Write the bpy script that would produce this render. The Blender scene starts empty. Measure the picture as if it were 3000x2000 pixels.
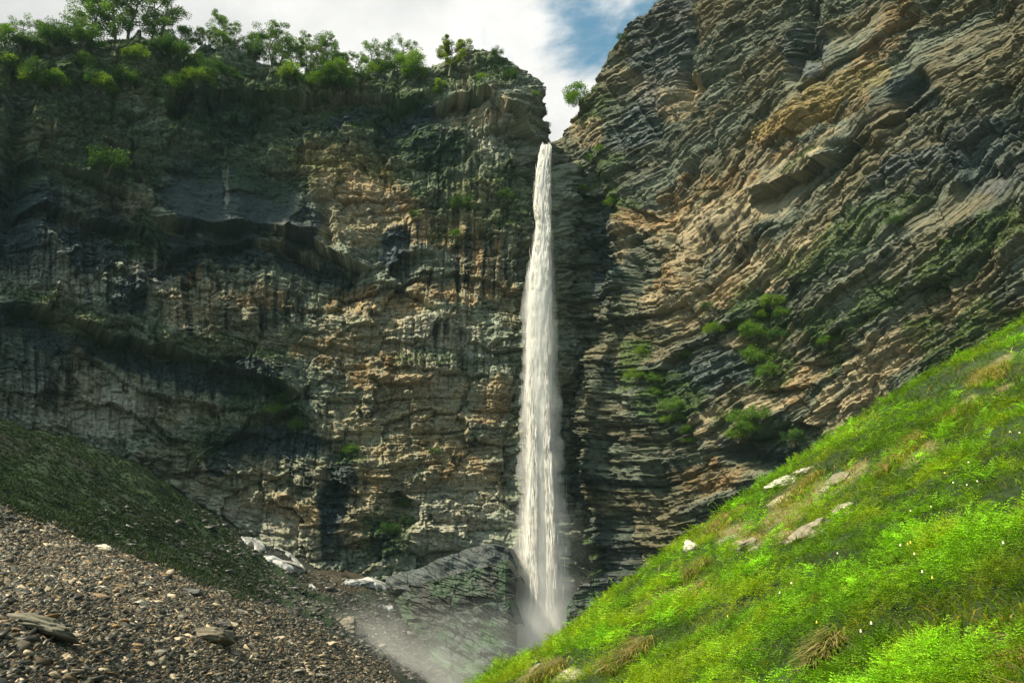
import bpy, math, random
import numpy as np
R = math.radians
rng = np.random.default_rng(7)
random.seed(7)
COL = bpy.context.scene.collection
CH = 1.6                       # eye height
TH = R(13); F = 2500.0         # pitch, focal length in units of the 3000 px wide photograph
cT, sT = math.cos(TH), math.sin(TH)

def ray(px, py):
    a = (px-1500)/F; b = (1000-py)/F
    return a, cT-b*sT, sT+b*cT
def at(px, py, Y):
    rx, ry, rz = ray(px, py); t = Y/ry
    return np.array([rx*t, Y, CH+rz*t])
def proj(x, y, z):
    z = z-CH; f = np.maximum(y*cT+z*sT, .1); u = -y*sT+z*cT
    return 1500+F*x/f, 1000-F*u/f

# ------------------------------------------------------------------ noise
TAB = rng.random((512, 512)).astype(np.float32)*2-1
def vn(x, y, s=0):
    x = np.asarray(x+s*17.31, np.float32); y = np.asarray(y+s*9.73, np.float32)
    xi = np.floor(x).astype(np.int32); yi = np.floor(y).astype(np.int32)
    fx = x-xi; fy = y-yi
    fx = fx*fx*fx*(fx*(fx*6-15)+10); fy = fy*fy*fy*(fy*(fy*6-15)+10)
    x0 = xi & 511; x1 = (xi+1) & 511; y0 = yi & 511; y1 = (yi+1) & 511
    a = TAB[x0, y0]; b = TAB[x1, y0]; c = TAB[x0, y1]; d = TAB[x1, y1]
    return (a+(b-a)*fx)+((c+(d-c)*fx)-(a+(b-a)*fx))*fy
def fbm(x, y, s=0, o=4, g=.5):
    r = 0; a = 1; n = 0
    for i in range(o):
        r = r+a*vn(x*2**i, y*2**i, s+i*3.7); n += a; a *= g
    return r/n
def ridge(x, y, s=0, o=3):
    r = 0; a = 1; n = 0
    for i in range(o):
        r = r+a*(1-np.abs(vn(x*2**i, y*2**i, s+i*5.1))*2); n += a; a *= .5
    return r/n
def hsh(i, j, s=0):
    i = i.astype(np.int64); j = j.astype(np.int64)
    return TAB[(i*157+j*73+s*31) & 511, (i*91-j*199+s*67) & 511]
def ss(a, b, x):
    t = np.clip((x-a)/(b-a), 0, 1); return t*t*(3-2*t)
def blocks(s, a, t, L, seed, tilt=.8):
    """broken beds: every stone of every bed stands out by its own amount and tilts its own way"""
    s = s/t; s = s+.35*vn(s*.37, a/L*.15, seed)
    row = np.floor(s); fs = s-row
    off = hsh(row, row*0+3, seed)*5
    ln = 1+.4*hsh(row, row*0+9, seed)
    c = a/L*ln+off; c = c+.3*vn(c*.5, row*.31, seed+2); col = np.floor(c); fc = c-col
    h = hsh(row, col, seed)
    h = h+tilt*hsh(row, col, seed+5)*(fc-.5)+tilt*hsh(row, col, seed+9)*(fs-.5)
    e = np.minimum(np.minimum(fc*L/t, (1-fc)*L/t), np.minimum(fs, 1-fs))
    return h-.5*(1-ss(0, .12, e)), hsh(row, col, seed+13)

# ------------------------------------------------------------------ mesh + tagging helpers
def mesh(name, V, Fc, mat=None, col=None, wet=None, smooth=False):
    V = np.asarray(V, np.float32); m = bpy.data.meshes.new(name)
    if not isinstance(Fc, (list, tuple)): Fc = [Fc]
    Fc = [np.asarray(f, np.int32) for f in Fc if len(f)]
    m.vertices.add(len(V)); m.vertices.foreach_set('co', V.ravel())
    nl = sum(f.size for f in Fc); npoly = sum(len(f) for f in Fc)
    m.loops.add(nl); m.polygons.add(npoly)
    m.loops.foreach_set('vertex_index', np.concatenate([f.ravel() for f in Fc]))
    tot = np.concatenate([np.full(len(f), f.shape[1], np.int32) for f in Fc])
    st = np.concatenate([[0], np.cumsum(tot)[:-1]]).astype(np.int32)
    m.polygons.foreach_set('loop_start', st); m.polygons.foreach_set('loop_total', tot)
    if smooth: m.polygons.foreach_set('use_smooth', np.ones(npoly, bool))
    m.update(calc_edges=True)
    if col is not None:
        at_ = m.color_attributes.new('col', 'FLOAT_COLOR', 'POINT')
        c = np.ones((len(V), 4), np.float32); c[:, :3] = col
        if wet is not None: c[:, 3] = wet
        at_.data.foreach_set('color', c.ravel())
    if mat: m.materials.append(mat)
    return m
def link(name, m, parent=None):
    o = bpy.data.objects.new(name, m); COL.objects.link(o)
    if parent: o.parent = parent
    return o
def tag(o, label=None, cat=None, group=None, kind=None):
    if label: o['label'] = label
    if cat: o['category'] = cat
    if group: o['group'] = group
    if kind: o['kind'] = kind
    return o
def empty(name, loc, rz=0):
    o = bpy.data.objects.new(name, None); COL.objects.link(o)
    o.location = [float(v) for v in loc]; o.rotation_euler = (0, 0, rz); o.empty_display_size = .3
    return o
def copy_tree(o, parent=None):
    c = o.copy(); COL.objects.link(c)
    if parent: c.parent = parent
    for ch in list(o.children): copy_tree(ch, c)
    return c
def gridfaces(nu, nv):
    i = np.arange(nu-1)[:, None]*nv+np.arange(nv-1)[None, :]; i = i.ravel()
    return np.stack([i, i+nv, i+nv+1, i+1], 1)

# ------------------------------------------------------------------ materials
def mat_new(name):
    m = bpy.data.materials.new(name); m.use_nodes = True; nt = m.node_tree
    return m, nt, nt.nodes['Principled BSDF']
def N(nt, t, **k):
    n = nt.nodes.new(t)
    for a, b in k.items(): setattr(n, a, b)
    return n
def rock_mat(name, fine=6.0, bump=.5, var=.35, dist=.12):
    m, nt, p = mat_new(name); L = nt.links.new
    a = N(nt, 'ShaderNodeVertexColor', layer_name='col')
    tc = N(nt, 'ShaderNodeTexCoord')
    n1 = N(nt, 'ShaderNodeTexNoise'); n1.inputs['Scale'].default_value = fine; n1.inputs['Detail'].default_value = 6; n1.inputs['Roughness'].default_value = .7
    L(tc.outputs['Object'], n1.inputs['Vector'])
    mr = N(nt, 'ShaderNodeMapRange'); mr.inputs['From Min'].default_value = .3; mr.inputs['From Max'].default_value = .7
    mr.inputs['To Min'].default_value = 1-var; mr.inputs['To Max'].default_value = 1+var
    L(n1.outputs['Fac'], mr.inputs['Value'])
    mx = N(nt, 'ShaderNodeVectorMath', operation='SCALE'); L(a.outputs['Color'], mx.inputs[0]); L(mr.outputs[0], mx.inputs['Scale'])
    L(mx.outputs[0], p.inputs['Base Color'])
    r = N(nt, 'ShaderNodeMapRange'); r.inputs['To Min'].default_value = .9; r.inputs['To Max'].default_value = .38
    L(a.outputs['Alpha'], r.inputs['Value']); L(r.outputs[0], p.inputs['Roughness'])
    p.inputs['Specular IOR Level'].default_value = .35
    b = N(nt, 'ShaderNodeBump'); b.inputs['Strength'].default_value = bump; b.inputs['Distance'].default_value = dist
    L(n1.outputs['Fac'], b.inputs['Height']); L(b.outputs[0], p.inputs['Normal'])
    return m
def leaf_mat(name, trans=.45):
    m, nt, p = mat_new(name); L = nt.links.new
    a = N(nt, 'ShaderNodeVertexColor', layer_name='col'); L(a.outputs['Color'], p.inputs['Base Color'])
    p.inputs['Roughness'].default_value = .55; p.inputs['Specular IOR Level'].default_value = .3
    t = N(nt, 'ShaderNodeBsdfTranslucent')
    g = N(nt, 'ShaderNodeMixRGB', blend_type='MULTIPLY'); g.inputs[0].default_value = 1; g.inputs[2].default_value = (1.25, 1.15, .45, 1)
    L(a.outputs['Color'], g.inputs[1]); L(g.outputs[0], t.inputs['Color'])
    x = N(nt, 'ShaderNodeMixShader'); x.inputs[0].default_value = trans
    L(p.outputs[0], x.inputs[1]); L(t.outputs[0], x.inputs[2]); L(x.outputs[0], nt.nodes['Material Output'].inputs['Surface'])
    return m
def plain(name, c, rough=.8):
    m, nt, p = mat_new(name); p.inputs['Base Color'].default_value = (*c, 1); p.inputs['Roughness'].default_value = rough
    tc = N(nt, 'ShaderNodeTexCoord'); n = N(nt, 'ShaderNodeTexNoise'); n.inputs['Scale'].default_value = 9
    nt.links.new(tc.outputs['Object'], n.inputs['Vector'])
    mx = N(nt, 'ShaderNodeMixRGB', blend_type='MIX'); mx.inputs[1].default_value = (*[v*.65 for v in c], 1); mx.inputs[2].default_value = (*[min(1, v*1.3) for v in c], 1)
    nt.links.new(n.outputs['Fac'], mx.inputs[0]); nt.links.new(mx.outputs[0], p.inputs['Base Color'])
    return m
ROCK = rock_mat('cliff_rock', 2.2, .6, .35, .25)
SCREE = rock_mat('scree_stone', 5, .4, .3, .05)
SOIL = rock_mat('soil', 3, .6, .35, .1)
LEAF = leaf_mat('leaf', .45)
GRASSM = leaf_mat('meadow_leaf', .5)
BARK = plain('bark', (.15, .13, .10), .9)
STEM = plain('green_stem', (.10, .16, .04), .7)

# ------------------------------------------------------------------ cliffs
def smooth_plan(pts, n=600):
    pts = np.array(pts, float)
    for _ in range(3):
        q = [pts[0]]
        for a, b in zip(pts[:-1], pts[1:]): q += [a*.75+b*.25, a*.25+b*.75]
        q.append(pts[-1]); pts = np.array(q)
    d = np.r_[0, np.cumsum(np.linalg.norm(np.diff(pts, axis=0), axis=1))]
    u = np.linspace(0, d[-1], n)
    P = np.stack([np.interp(u, d, pts[:, 0]), np.interp(u, d, pts[:, 1])], 1)
    T = np.gradient(P, u, axis=0); T /= np.linalg.norm(T, axis=1)[:, None]
    Nn = np.stack([T[:, 1], -T[:, 0]], 1)          # plan runs left to right: the outward side faces the eye
    return u, P, Nn
def line_on_wall(plan, k, pts):
    u, P, Nn = plan; out = []
    for px, py in pts:
        rx, ry, rz = ray(px, py); z = 30.
        for _ in range(8):
            Q = P-Nn*k*z
            f = Q[:, 0]/np.maximum(Q[:, 1], 1)-rx/ry
            i = int(np.argmin(np.abs(f)))
            z = CH+rz*Q[i, 1]/ry
        out.append((u[i], z))
    out.sort(); o = np.array(out); return o[:, 0], o[:, 1]

def ledge(PX, PY, pts, depth, below, above=60, seed=1, jag=9):
    pts = np.array(pts, float)
    yl = np.interp(PX, pts[:, 0], pts[:, 1])+jag*fbm(PX/45, PY/400, seed)*2
    w = ss(pts[0, 0]-15, pts[0, 0]+70, PX)*(1-ss(pts[-1, 0]-70, pts[-1, 0]+15, PX))
    w = w*(.7+.5*vn(PX/70, PY/300, seed+2))
    d = PY-yl
    return depth*w*np.where(d > 0, -np.exp(-np.clip(d, 0, 3000)/below), .35*np.exp(-np.clip(-d, 0, 3000)/above))
def blob(WX, WY, x, y, rx, ry, ang=0):
    c, s = math.cos(R(ang)), math.sin(R(ang))
    dx = WX-x; dy = WY-y
    a = (dx*c+dy*s)/rx; b = (-dx*s+dy*c)/ry
    return np.exp(-(a*a+b*b)**1.5)
def blobs(WX, WY, lst, nz):
    r = np.zeros_like(WX)
    for t in lst:
        amp = t[6] if len(t) > 6 else 1.
        r = np.maximum(r, amp*ss(.25, .6, blob(WX, WY, *t[:6])+nz*.35))
    return r

def facets(x, y, seed, tilt=1.0):
    """angular broken faces: every cell is a flat chip with its own height and slope"""
    x = np.asarray(x, np.float32); y = np.asarray(y, np.float32)
    xi = np.floor(x); yi = np.floor(y); best = np.full(x.shape, 9., np.float32); h = np.zeros_like(best); r = np.zeros_like(best); sec = best.copy()
    for dx in (-1, 0, 1):
        for dy in (-1, 0, 1):
            cx = xi+dx; cy = yi+dy; jx = hsh(cx, cy, seed)*.42+.5; jy = hsh(cx, cy, seed+3)*.42+.5
            ex = x-cx-jx; ey = y-cy-jy; dd = ex*ex+ey*ey; k = dd < best
            sec = np.where(k, best, np.minimum(sec, dd))
            hh = hsh(cx, cy, seed+7)+tilt*(hsh(cx, cy, seed+11)*ex+hsh(cx, cy, seed+15)*ey)
            h = np.where(k, hh, h); r = np.where(k, hsh(cx, cy, seed+21), r); best = np.where(k, dd, best)
    e = np.sqrt(sec)-np.sqrt(best)
    return h-.35*(1-ss(0, .10, e)), r
class Wall: pass
def make_wall(name, planpts, k, top, bot, urange, nu, nv, shape, label):
    u, P, Nn = plan = smooth_plan(planpts)
    tu, tz = line_on_wall(plan, k, top); bu, bz = line_on_wall(plan, k, bot)
    U = np.linspace(urange[0]*u[-1], urange[1]*u[-1], nu)
    H = np.interp(U, tu, tz); B = np.interp(U, bu, bz)
    hj, _ = blocks(U*0+3.3, U, 1, 4.2, 77); H = H+.35*hj+.5*fbm(U/3, U*0, 5)
    X0 = np.interp(U, u, P[:, 0]); Y0 = np.interp(U, u, P[:, 1])
    NX = np.interp(U, u, Nn[:, 0]); NY = np.interp(U, u, Nn[:, 1])
    nb = 46
    v = np.linspace(0, 1, nv)
    Z = B[:, None]+(H-B)[:, None]*v[None, :]
    back = k*Z
    X = X0[:, None]-NX[:, None]*back; Y = Y0[:, None]-NY[:, None]*back
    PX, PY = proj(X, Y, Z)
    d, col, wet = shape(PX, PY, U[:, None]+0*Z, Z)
    # round off at the rim
    topd = (H[:, None]-Z)
    d = d-1.6*np.exp(-topd/1.2)
    # plateau rows running back from the rim
    r = np.linspace(0, 1, nb+1)[1:]
    bd = 45*r**1.8
    rise = .06*bd[None, :]+.8*fbm(U[:, None]/7, bd[None, :]/7, 8)*np.minimum(1, bd/4)
    dl = d[:, -1:]
    Zp = H[:, None]+rise-.35*np.minimum(bd, 3)[None, :]*.2
    bp = back[:, -1:]+bd[None, :]
    Xp = X0[:, None]-NX[:, None]*(bp-dl); Yp = Y0[:, None]-NY[:, None]*(bp-dl)
    XX = np.concatenate([X+NX[:, None]*d, Xp], 1); YY = np.concatenate([Y+NY[:, None]*d, Yp], 1); ZZ = np.concatenate([Z, Zp], 1)
    cp = np.array([.045, .07, .02])[None, None, :]*(1+.4*fbm(U[:, None]/3, bd[None, :]/3, 4))[..., None]
    C = np.concatenate([col, cp], 1); W = np.concatenate([wet, np.zeros_like(Xp)], 1)
    V = np.stack([XX, YY, ZZ], -1).reshape(-1, 3)
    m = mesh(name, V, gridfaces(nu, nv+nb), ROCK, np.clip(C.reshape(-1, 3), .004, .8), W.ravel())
    o = link(name, m); tag(o, label, kind='structure')
    w = Wall(); w.G = V.reshape(nu, nv+nb, 3); w.nv = nv; w.d = d; w.n = (NX, NY)
    w.PX, w.PY = proj(w.G[..., 0], w.G[..., 1], w.G[..., 2]); w.obj = o
    return w
def on_wall(w, px, py):
    a = (w.PX[::2, :w.nv:2]-px)**2+(w.PY[::2, :w.nv:2]-py)**2
    i, j = np.unravel_index(np.argmin(a), a.shape); i *= 2; j *= 2
    return w.G[i, j].copy(), np.array([w.n[0][i], w.n[1][i], 0])
def on_rim(w, px, back=2):
    i = int(np.argmin(np.abs(w.PX[:, w.nv-1]-px)))
    return w.G[i, w.nv-1+back].copy()

GREY = np.array([.135, .150, .112]); BROWN = np.array([.150, .120, .066]); TAN = np.array([.40, .315, .19])
ORANGE = np.array([.29, .165, .062]); NAVY = np.array([.014, .030, .042]); BLACK = np.array([.012, .019, .021])
MOSS = np.array([.040, .080, .020]); PALE = np.array([.37, .36, .29]); OCH = np.array([.26, .20, .07])
def mixc(c, t, m): return c+(t-c)*m[..., None]
WATER_X = 1600

def shape_left(PX, PY, U, Z):
    wx = PX+60*fbm(PX/260, PY/260, 1)+22*fbm(PX/60, PY/60, 2, 3); wy = PY+60*fbm(PX/260, PY/260, 3)+22*fbm(PX/60, PY/60, 4, 3)
    nz = fbm(PX/45, PY/45, 6, 4)
    d = 3.2*fbm(PX/620, PY/520, 11, 3)+1.6*fbm(PX/190, PY/230, 12, 3)
    # beds dip gently to the right, bending along the face
    s = PY-.16*PX*(1-.5*ss(700, 1400, PX))+38*fbm(PX/420, PY/500, 13, 3)
    s = s+6*fbm(PX/90, PY/120, 14, 2)
    vert = blobs(wx, wy, [(180, 760, 260, 150, 0), (520, 800, 300, 110, 10), (860, 830, 260, 110, 5), (650, 1150, 330, 110, 15), (200, 1170, 280, 150, 5),
                          (1350, 740, 160, 180, 0), (1380, 480, 150, 150, 0), (850, 1370, 170, 130, 0), (1300, 1040, 160, 120, 0)], nz)
    smooth = blobs(wx, wy, [(690, 570, 210, 105, 8), (1160, 740, 45, 70, 0), (330, 1200, 120, 70, 0), (1180, 1530, 0.1, .1, 0)], nz*.3)
    lam = blobs(wx, wy, [(1180, 1300, 320, 260, 0), (1000, 1060, 200, 60, 0), (300, 420, 330, 110, 12), (900, 420, 260, 100, 12)], nz)
    b1, r1 = blocks(s, PX, 95, 330, 1); b2, r2 = blocks(s+12*nz, PX+.4*PY, 40, 120, 2); b3, r3 = blocks(s, PX, 17, 62, 3); b4, r4 = blocks(s+3*nz, PX, 7.5, 24, 4, .5)
    v1, q1 = blocks(PX+.08*PY+14*fbm(PX/60, PY/160, 21), PY, 38, 150, 5); v2, q2 = blocks(PX+6*fbm(PX/30, PY/80, 22), PY, 13, 60, 6)
    rough = (1-.62*smooth)
    amp = .25+.9*ss(-.35, .35, fbm(PX/210, PY/150, 15, 3)); am2 = .25+.9*ss(-.35, .35, fbm(PX/120, PY/90, 16, 3))
    f1, g1 = facets(PX/125+.35*nz, s/90, 41, 1.5); f2, g2 = facets((PX+.5*PY)/42, (s-.2*PX)/26, 45, 1.3); f3, g3 = facets((PX-.3*PY)/17, s/11, 49, 1.2); f4, g4 = facets(PX/7.5, s/5.5, 53, 1)
    b5, q5 = blocks(s+3*nz, PX, 5.2, 60, 57, .5); r2 = .5*r2+.5*g2; r3 = .5*r3+.5*g3; r4 = .5*g4+.5*q5; d = d+.12*b5*(.4+lam)
    d = d+rough*(.75*b1*(.6+.4*lam)+.45*b2*amp*(1-.4*vert)+.26*b3*am2*(.5+.9*lam)*(1-.5*vert)+.11*b4*(.4+lam))
    d = d+rough*(1.25*f1+.55*f2*(1.3-amp)*1.2+.30*f3+.13*f4)
    d = d+vert*(.65*v1+.34*v2)+.5*rough*ridge(PX/130, PY/170, 17, 4)*(1-lam)
    d = d-1.6*blob(wx, wy, 690, 570, 240, 115, 8)+.13*fbm(PX/22, PY/22, 31, 3)+.08*fbm(PX/7, PY/7, 32, 2)
    # the big ledges and overhangs
    d = d+1.5*ledge(PX, PY, [(440, 640), (600, 655), (780, 650), (900, 690), (1010, 770), (1090, 790)], 4.2, 95, 90, 41, 6)
    d = d+1.5*ledge(PX, PY, [(430, 810), (520, 730), (620, 700), (780, 690), (860, 720), (1000, 800)], 3.0, 70, 50, 42)
    d = d+1.5*ledge(PX, PY, [(0, 880), (180, 930), (350, 985), (520, 1030), (700, 1085), (820, 1130), (880, 1160)], 4.6, 110, 120, 43)
    d = d+1.5*ledge(PX, PY, [(560, 1350), (650, 1290), (740, 1220), (860, 1190), (930, 1250)], 3.2, 90, 60, 44)
    d = d+1.5*ledge(PX, PY, [(0, 640), (120, 600), (250, 640), (400, 660)], 3.4, 80, 60, 45)
    d = d+1.5*ledge(PX, PY, [(0, 465), (140, 480), (300, 540), (420, 590)], 2.0, 60, 60, 46)
    d = d+1.5*ledge(PX, PY, [(150, 1190), (210, 1175), (320, 1180), (420, 1230), (500, 1300)], 1.2, 40, 30, 47)
    d = d+1.5*ledge(PX, PY, [(930, 850), (1040, 860), (1180, 830), (1330, 800), (1500, 850), (1560, 850)], 1.6, 50, 60, 48)
    d = d+1.5*ledge(PX, PY, [(1090, 1070), (1300, 1090), (1500, 1100)], 1.4, 45, 40, 49)
    d = d+1.5*ledge(PX, PY, [(1230, 330), (1330, 290), (1440, 300), (1520, 380), (1570, 420)], 4.0, 80, 90, 50)
    d = d+1.5*ledge(PX, PY, [(700, 280), (900, 265), (1090, 260), (1230, 300), (1260, 330)], 3.0, 90, 80, 51)
    d = d+1.5*ledge(PX, PY, [(580, 300), (700, 260), (820, 300)], 2.2, 70, 60, 52)
    d = d+1.5*ledge(PX, PY, [(930, 1400), (1010, 1410), (1080, 1480)], 2.4, 130, 40, 53)
    d = d+1.5*ledge(PX, PY, [(1110, 1440), (1170, 1430), (1230, 1480)], 2.0, 110, 40, 54)
    d = d+1.5*ledge(PX, PY, [(1100, 705), (1150, 690), (1200, 700)], 2.6, 80, 40, 55, 4)
    d = d+1.5*ledge(PX, PY, [(480, 1390), (600, 1380), (760, 1390), (930, 1430)], 1.5, 50, 50, 56)
    c6, p6 = blocks(PX+.12*s+9*nz, s, 78, 150, 91, .7); c7, p7 = blocks(PX-.1*s+4*nz, s, 27, 48, 93, .7); d = d+rough*(.42*c6+.20*c7)
    # gullies
    def gul(pts, w, dep):
        pts = np.array(pts, float); xl = np.interp(PY, pts[:, 1], pts[:, 0])+6*fbm(PX/99, PY/40, 61)
        t = ss(pts[0, 1]-30, pts[0, 1]+20, PY)*(1-ss(pts[-1, 1]-60, pts[-1, 1]+20, PY))
        return -dep*t*np.exp(-((PX-xl)/w)**2)
    d = d+gul([(560, 150), (550, 220), (525, 290), (505, 345)], 26, 6)
    d = d+gul([(60, 180), (50, 400), (30, 700)], 40, 4)
    d = d+gul([(1600, 470), (1605, 560), (1600, 1000), (1590, 1900)], 36, 3.5)
    d = d+gul([(945, 590), (960, 700), (990, 760)], 16, 2.5)
    d = d+gul([(1530, 1050), (1500, 1200), (1480, 1500)], 30, 1.6)
    # buttress beside the fall
    d = d+2.5*blob(wx, wy, 1480, 330, 100, 80)+2.0*blob(wx, wy, 1130, 1350, 260, 200)+2.2*blob(wx, wy, 1030, 560, 140, 170)+1.0*blob(wx, wy, 1505, 1230, 26, 60)
    # ---- stone colours, with some shade painted in
    c = GREY*1.3+0*PX[..., None]
    c = c*np.clip(1+.42*r2+.42*r3+.30*r4, .25, 3)[..., None]
    c = mixc(c, BROWN*1.25, .5*ss(-.1, .5, fbm(PX/170, PY/110, 71, 4)))
    org = blobs(wx, wy, [(930, 470, 60, 90, 10), (1080, 560, 170, 70, 20), (1330, 690, 120, 60, 5), (1400, 760, 60, 90, 0), (1240, 680, 50, 70, 20), (1330, 870, 150, 35, -5), (1100, 900, 200, 45, 5),
                         (800, 890, 90, 40, 0), (560, 790, 40, 40, 0), (1160, 1110, 160, 50, 8), (260, 1150, 90, 60, 0), (190, 985, 60, 50, 0), (1450, 1180, 40, 90, 0), (1050, 1400, 60, 30, 0), (1310, 1340, 160, 60, 20),
                         (880, 1500, 120, 40, 0), (1000, 1050, 120, 50, 0)], nz)
    c = mixc(c, ORANGE, .62*org*(.45+.55*ss(-.3, .4, fbm(PX/22, PY/30, 72, 3))))
    tan = blobs(wx, wy, [(1000, 520, 90, 110, 10), (1050, 640, 130, 110, 20), (1250, 660, 70, 60, 0), (770, 880, 90, 50, 0), (560, 870, 120, 60, 0), (1440, 340, 70, 50, 0), (1060, 1240, 170, 100, 0), (1170, 1430, 330, 130, 8),
                         (1500, 1160, 22, 60, 0), (1350, 280, 25, 110, 10), (1370, 650, 90, 40, 0), (1150, 980, 260, 90, 0), (1250, 1200, 230, 120, 0), (1420, 1400, 110, 150, 0), (750, 1450, 220, 110, 15), (600, 1240, 160, 60, 10), (90, 440, 60, 100, 0), (1400, 560, 60, 60, 0)], nz)
    c = mixc(c, TAN, .55*tan*(.35+.65*ss(-.4, .4, fbm(PX/30, PY/24, 73, 3))))
    pale = blobs(wx, wy, [(180, 760, 150, 130, 0), (450, 780, 80, 80, 0), (250, 1180, 220, 110, 0), (1300, 1050, 120, 110, 0), (1350, 1500, 160, 140, 0), (740, 1560, 200, 80, 20), (1410, 450, 80, 70, 0)], nz)
    c = mixc(c, PALE*.95, .55*pale)
    # black water stains hanging from the overhangs
    strk = ss(.0, .45, fbm(PX/13, PY/190, 74, 3)+.25*fbm(PX/40, PY/50, 75, 2))
    stm = blobs(wx, wy, [(200, 740, 300, 160, 0), (560, 720, 300, 80, 5), (640, 880, 330, 90, 10), (650, 1110, 300, 90, 16), (1330, 760, 230, 130, 0), (130, 1080, 180, 120, 0), (880, 1330, 150, 90, 0),
                         (1000, 1500, 90, 140, 0), (1170, 1520, 70, 110, 0), (1380, 520, 180, 100, 0), (1300, 1050, 110, 90, 0), (100, 640, 160, 110, 0)], nz)
    c = mixc(c, BLACK, .85*strk*stm)
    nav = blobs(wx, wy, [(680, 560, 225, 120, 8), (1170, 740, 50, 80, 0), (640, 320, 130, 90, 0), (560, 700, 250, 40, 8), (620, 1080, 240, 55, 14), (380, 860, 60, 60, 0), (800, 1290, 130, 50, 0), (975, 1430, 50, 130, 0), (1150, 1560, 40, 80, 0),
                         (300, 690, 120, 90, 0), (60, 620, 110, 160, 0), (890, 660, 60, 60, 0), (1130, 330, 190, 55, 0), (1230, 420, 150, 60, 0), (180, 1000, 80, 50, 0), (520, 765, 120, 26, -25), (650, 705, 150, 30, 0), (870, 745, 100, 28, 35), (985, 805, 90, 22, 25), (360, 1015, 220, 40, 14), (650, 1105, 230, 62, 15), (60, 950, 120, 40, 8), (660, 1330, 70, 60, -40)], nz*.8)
    c = mixc(c, NAVY, .86*nav)  # dark wet rock, with shade under overhangs and in hollows painted in
    dks = blobs(wx, wy, [(170, 420, 330, 200, 0), (80, 640, 160, 200, 0), (950, 330, 380, 70, 0), (60, 1050, 120, 160, 0), (560, 430, 260, 70, 10)], nz); c = mixc(c, NAVY*1.3, .45*dks)  # upper-left shade put into the colour along with dark wet rock
    # white lime runs on the dark overhang
    lime = ss(.55, .8, blob(PX+16*nz+9*fbm(PX/9, PY/25, 79, 3), PY, 664, 545, 9, 95))+ss(.5, .8, blob(PX+5*nz, PY, 725, 560, 6, 28))+ss(.5, .8, blob(PX+5*nz, PY, 378, 560, 5, 70))
    c = mixc(c, PALE*.8, .6*np.clip(lime, 0, 1)*ss(-.5, .1, nz))
    # growth: moss and turf where the rock faces up
    dz = np.gradient(Z, axis=1); up = -np.gradient(d, axis=1)/np.maximum(dz, .01)
    gm = blobs(wx, wy, [(200, 200, 420, 140, 5), (700, 230, 400, 120, 5), (1100, 240, 250, 90, 0), (250, 400, 300, 160, 0), (800, 430, 340, 130, 10), (1180, 460, 280, 110, 0), (1400, 240, 130, 70, 20), (1450, 580, 160, 120, 0),
                        (250, 930, 220, 50, 12), (640, 1010, 230, 36, 14), (700, 1220, 160, 60, -30), (850, 1200, 60, 60, 0), (600, 1330, 90, 40, -30), (1150, 1540, 80, 90, 0), (1000, 1330, 60, 40, 0), (1280, 1070, 120, 30, 0),
                        (1350, 610, 90, 40, 0), (1320, 690, 50, 30, 0), (420, 690, 80, 60, 0), (120, 1330, 220, 50, 15)], nz)
    top = 1-ss(60, 260, PY-150-.05*PX)
    g = np.clip(np.maximum(gm*(.35+.65*ss(-.2, 1.0, up)), .25*ss(.9, 1.8, up))+.75*gm*ss(0, .4, nz)*top, 0, 1)
    c = mixc(c, MOSS*(1+.5*nz[..., None]), .72*g)
    wet = np.clip(.3*nav+.5*stm*strk, 0, 1)*(1-g)
    shape_left.g = gm; shape_left.up = up
    return d, c, wet

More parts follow.
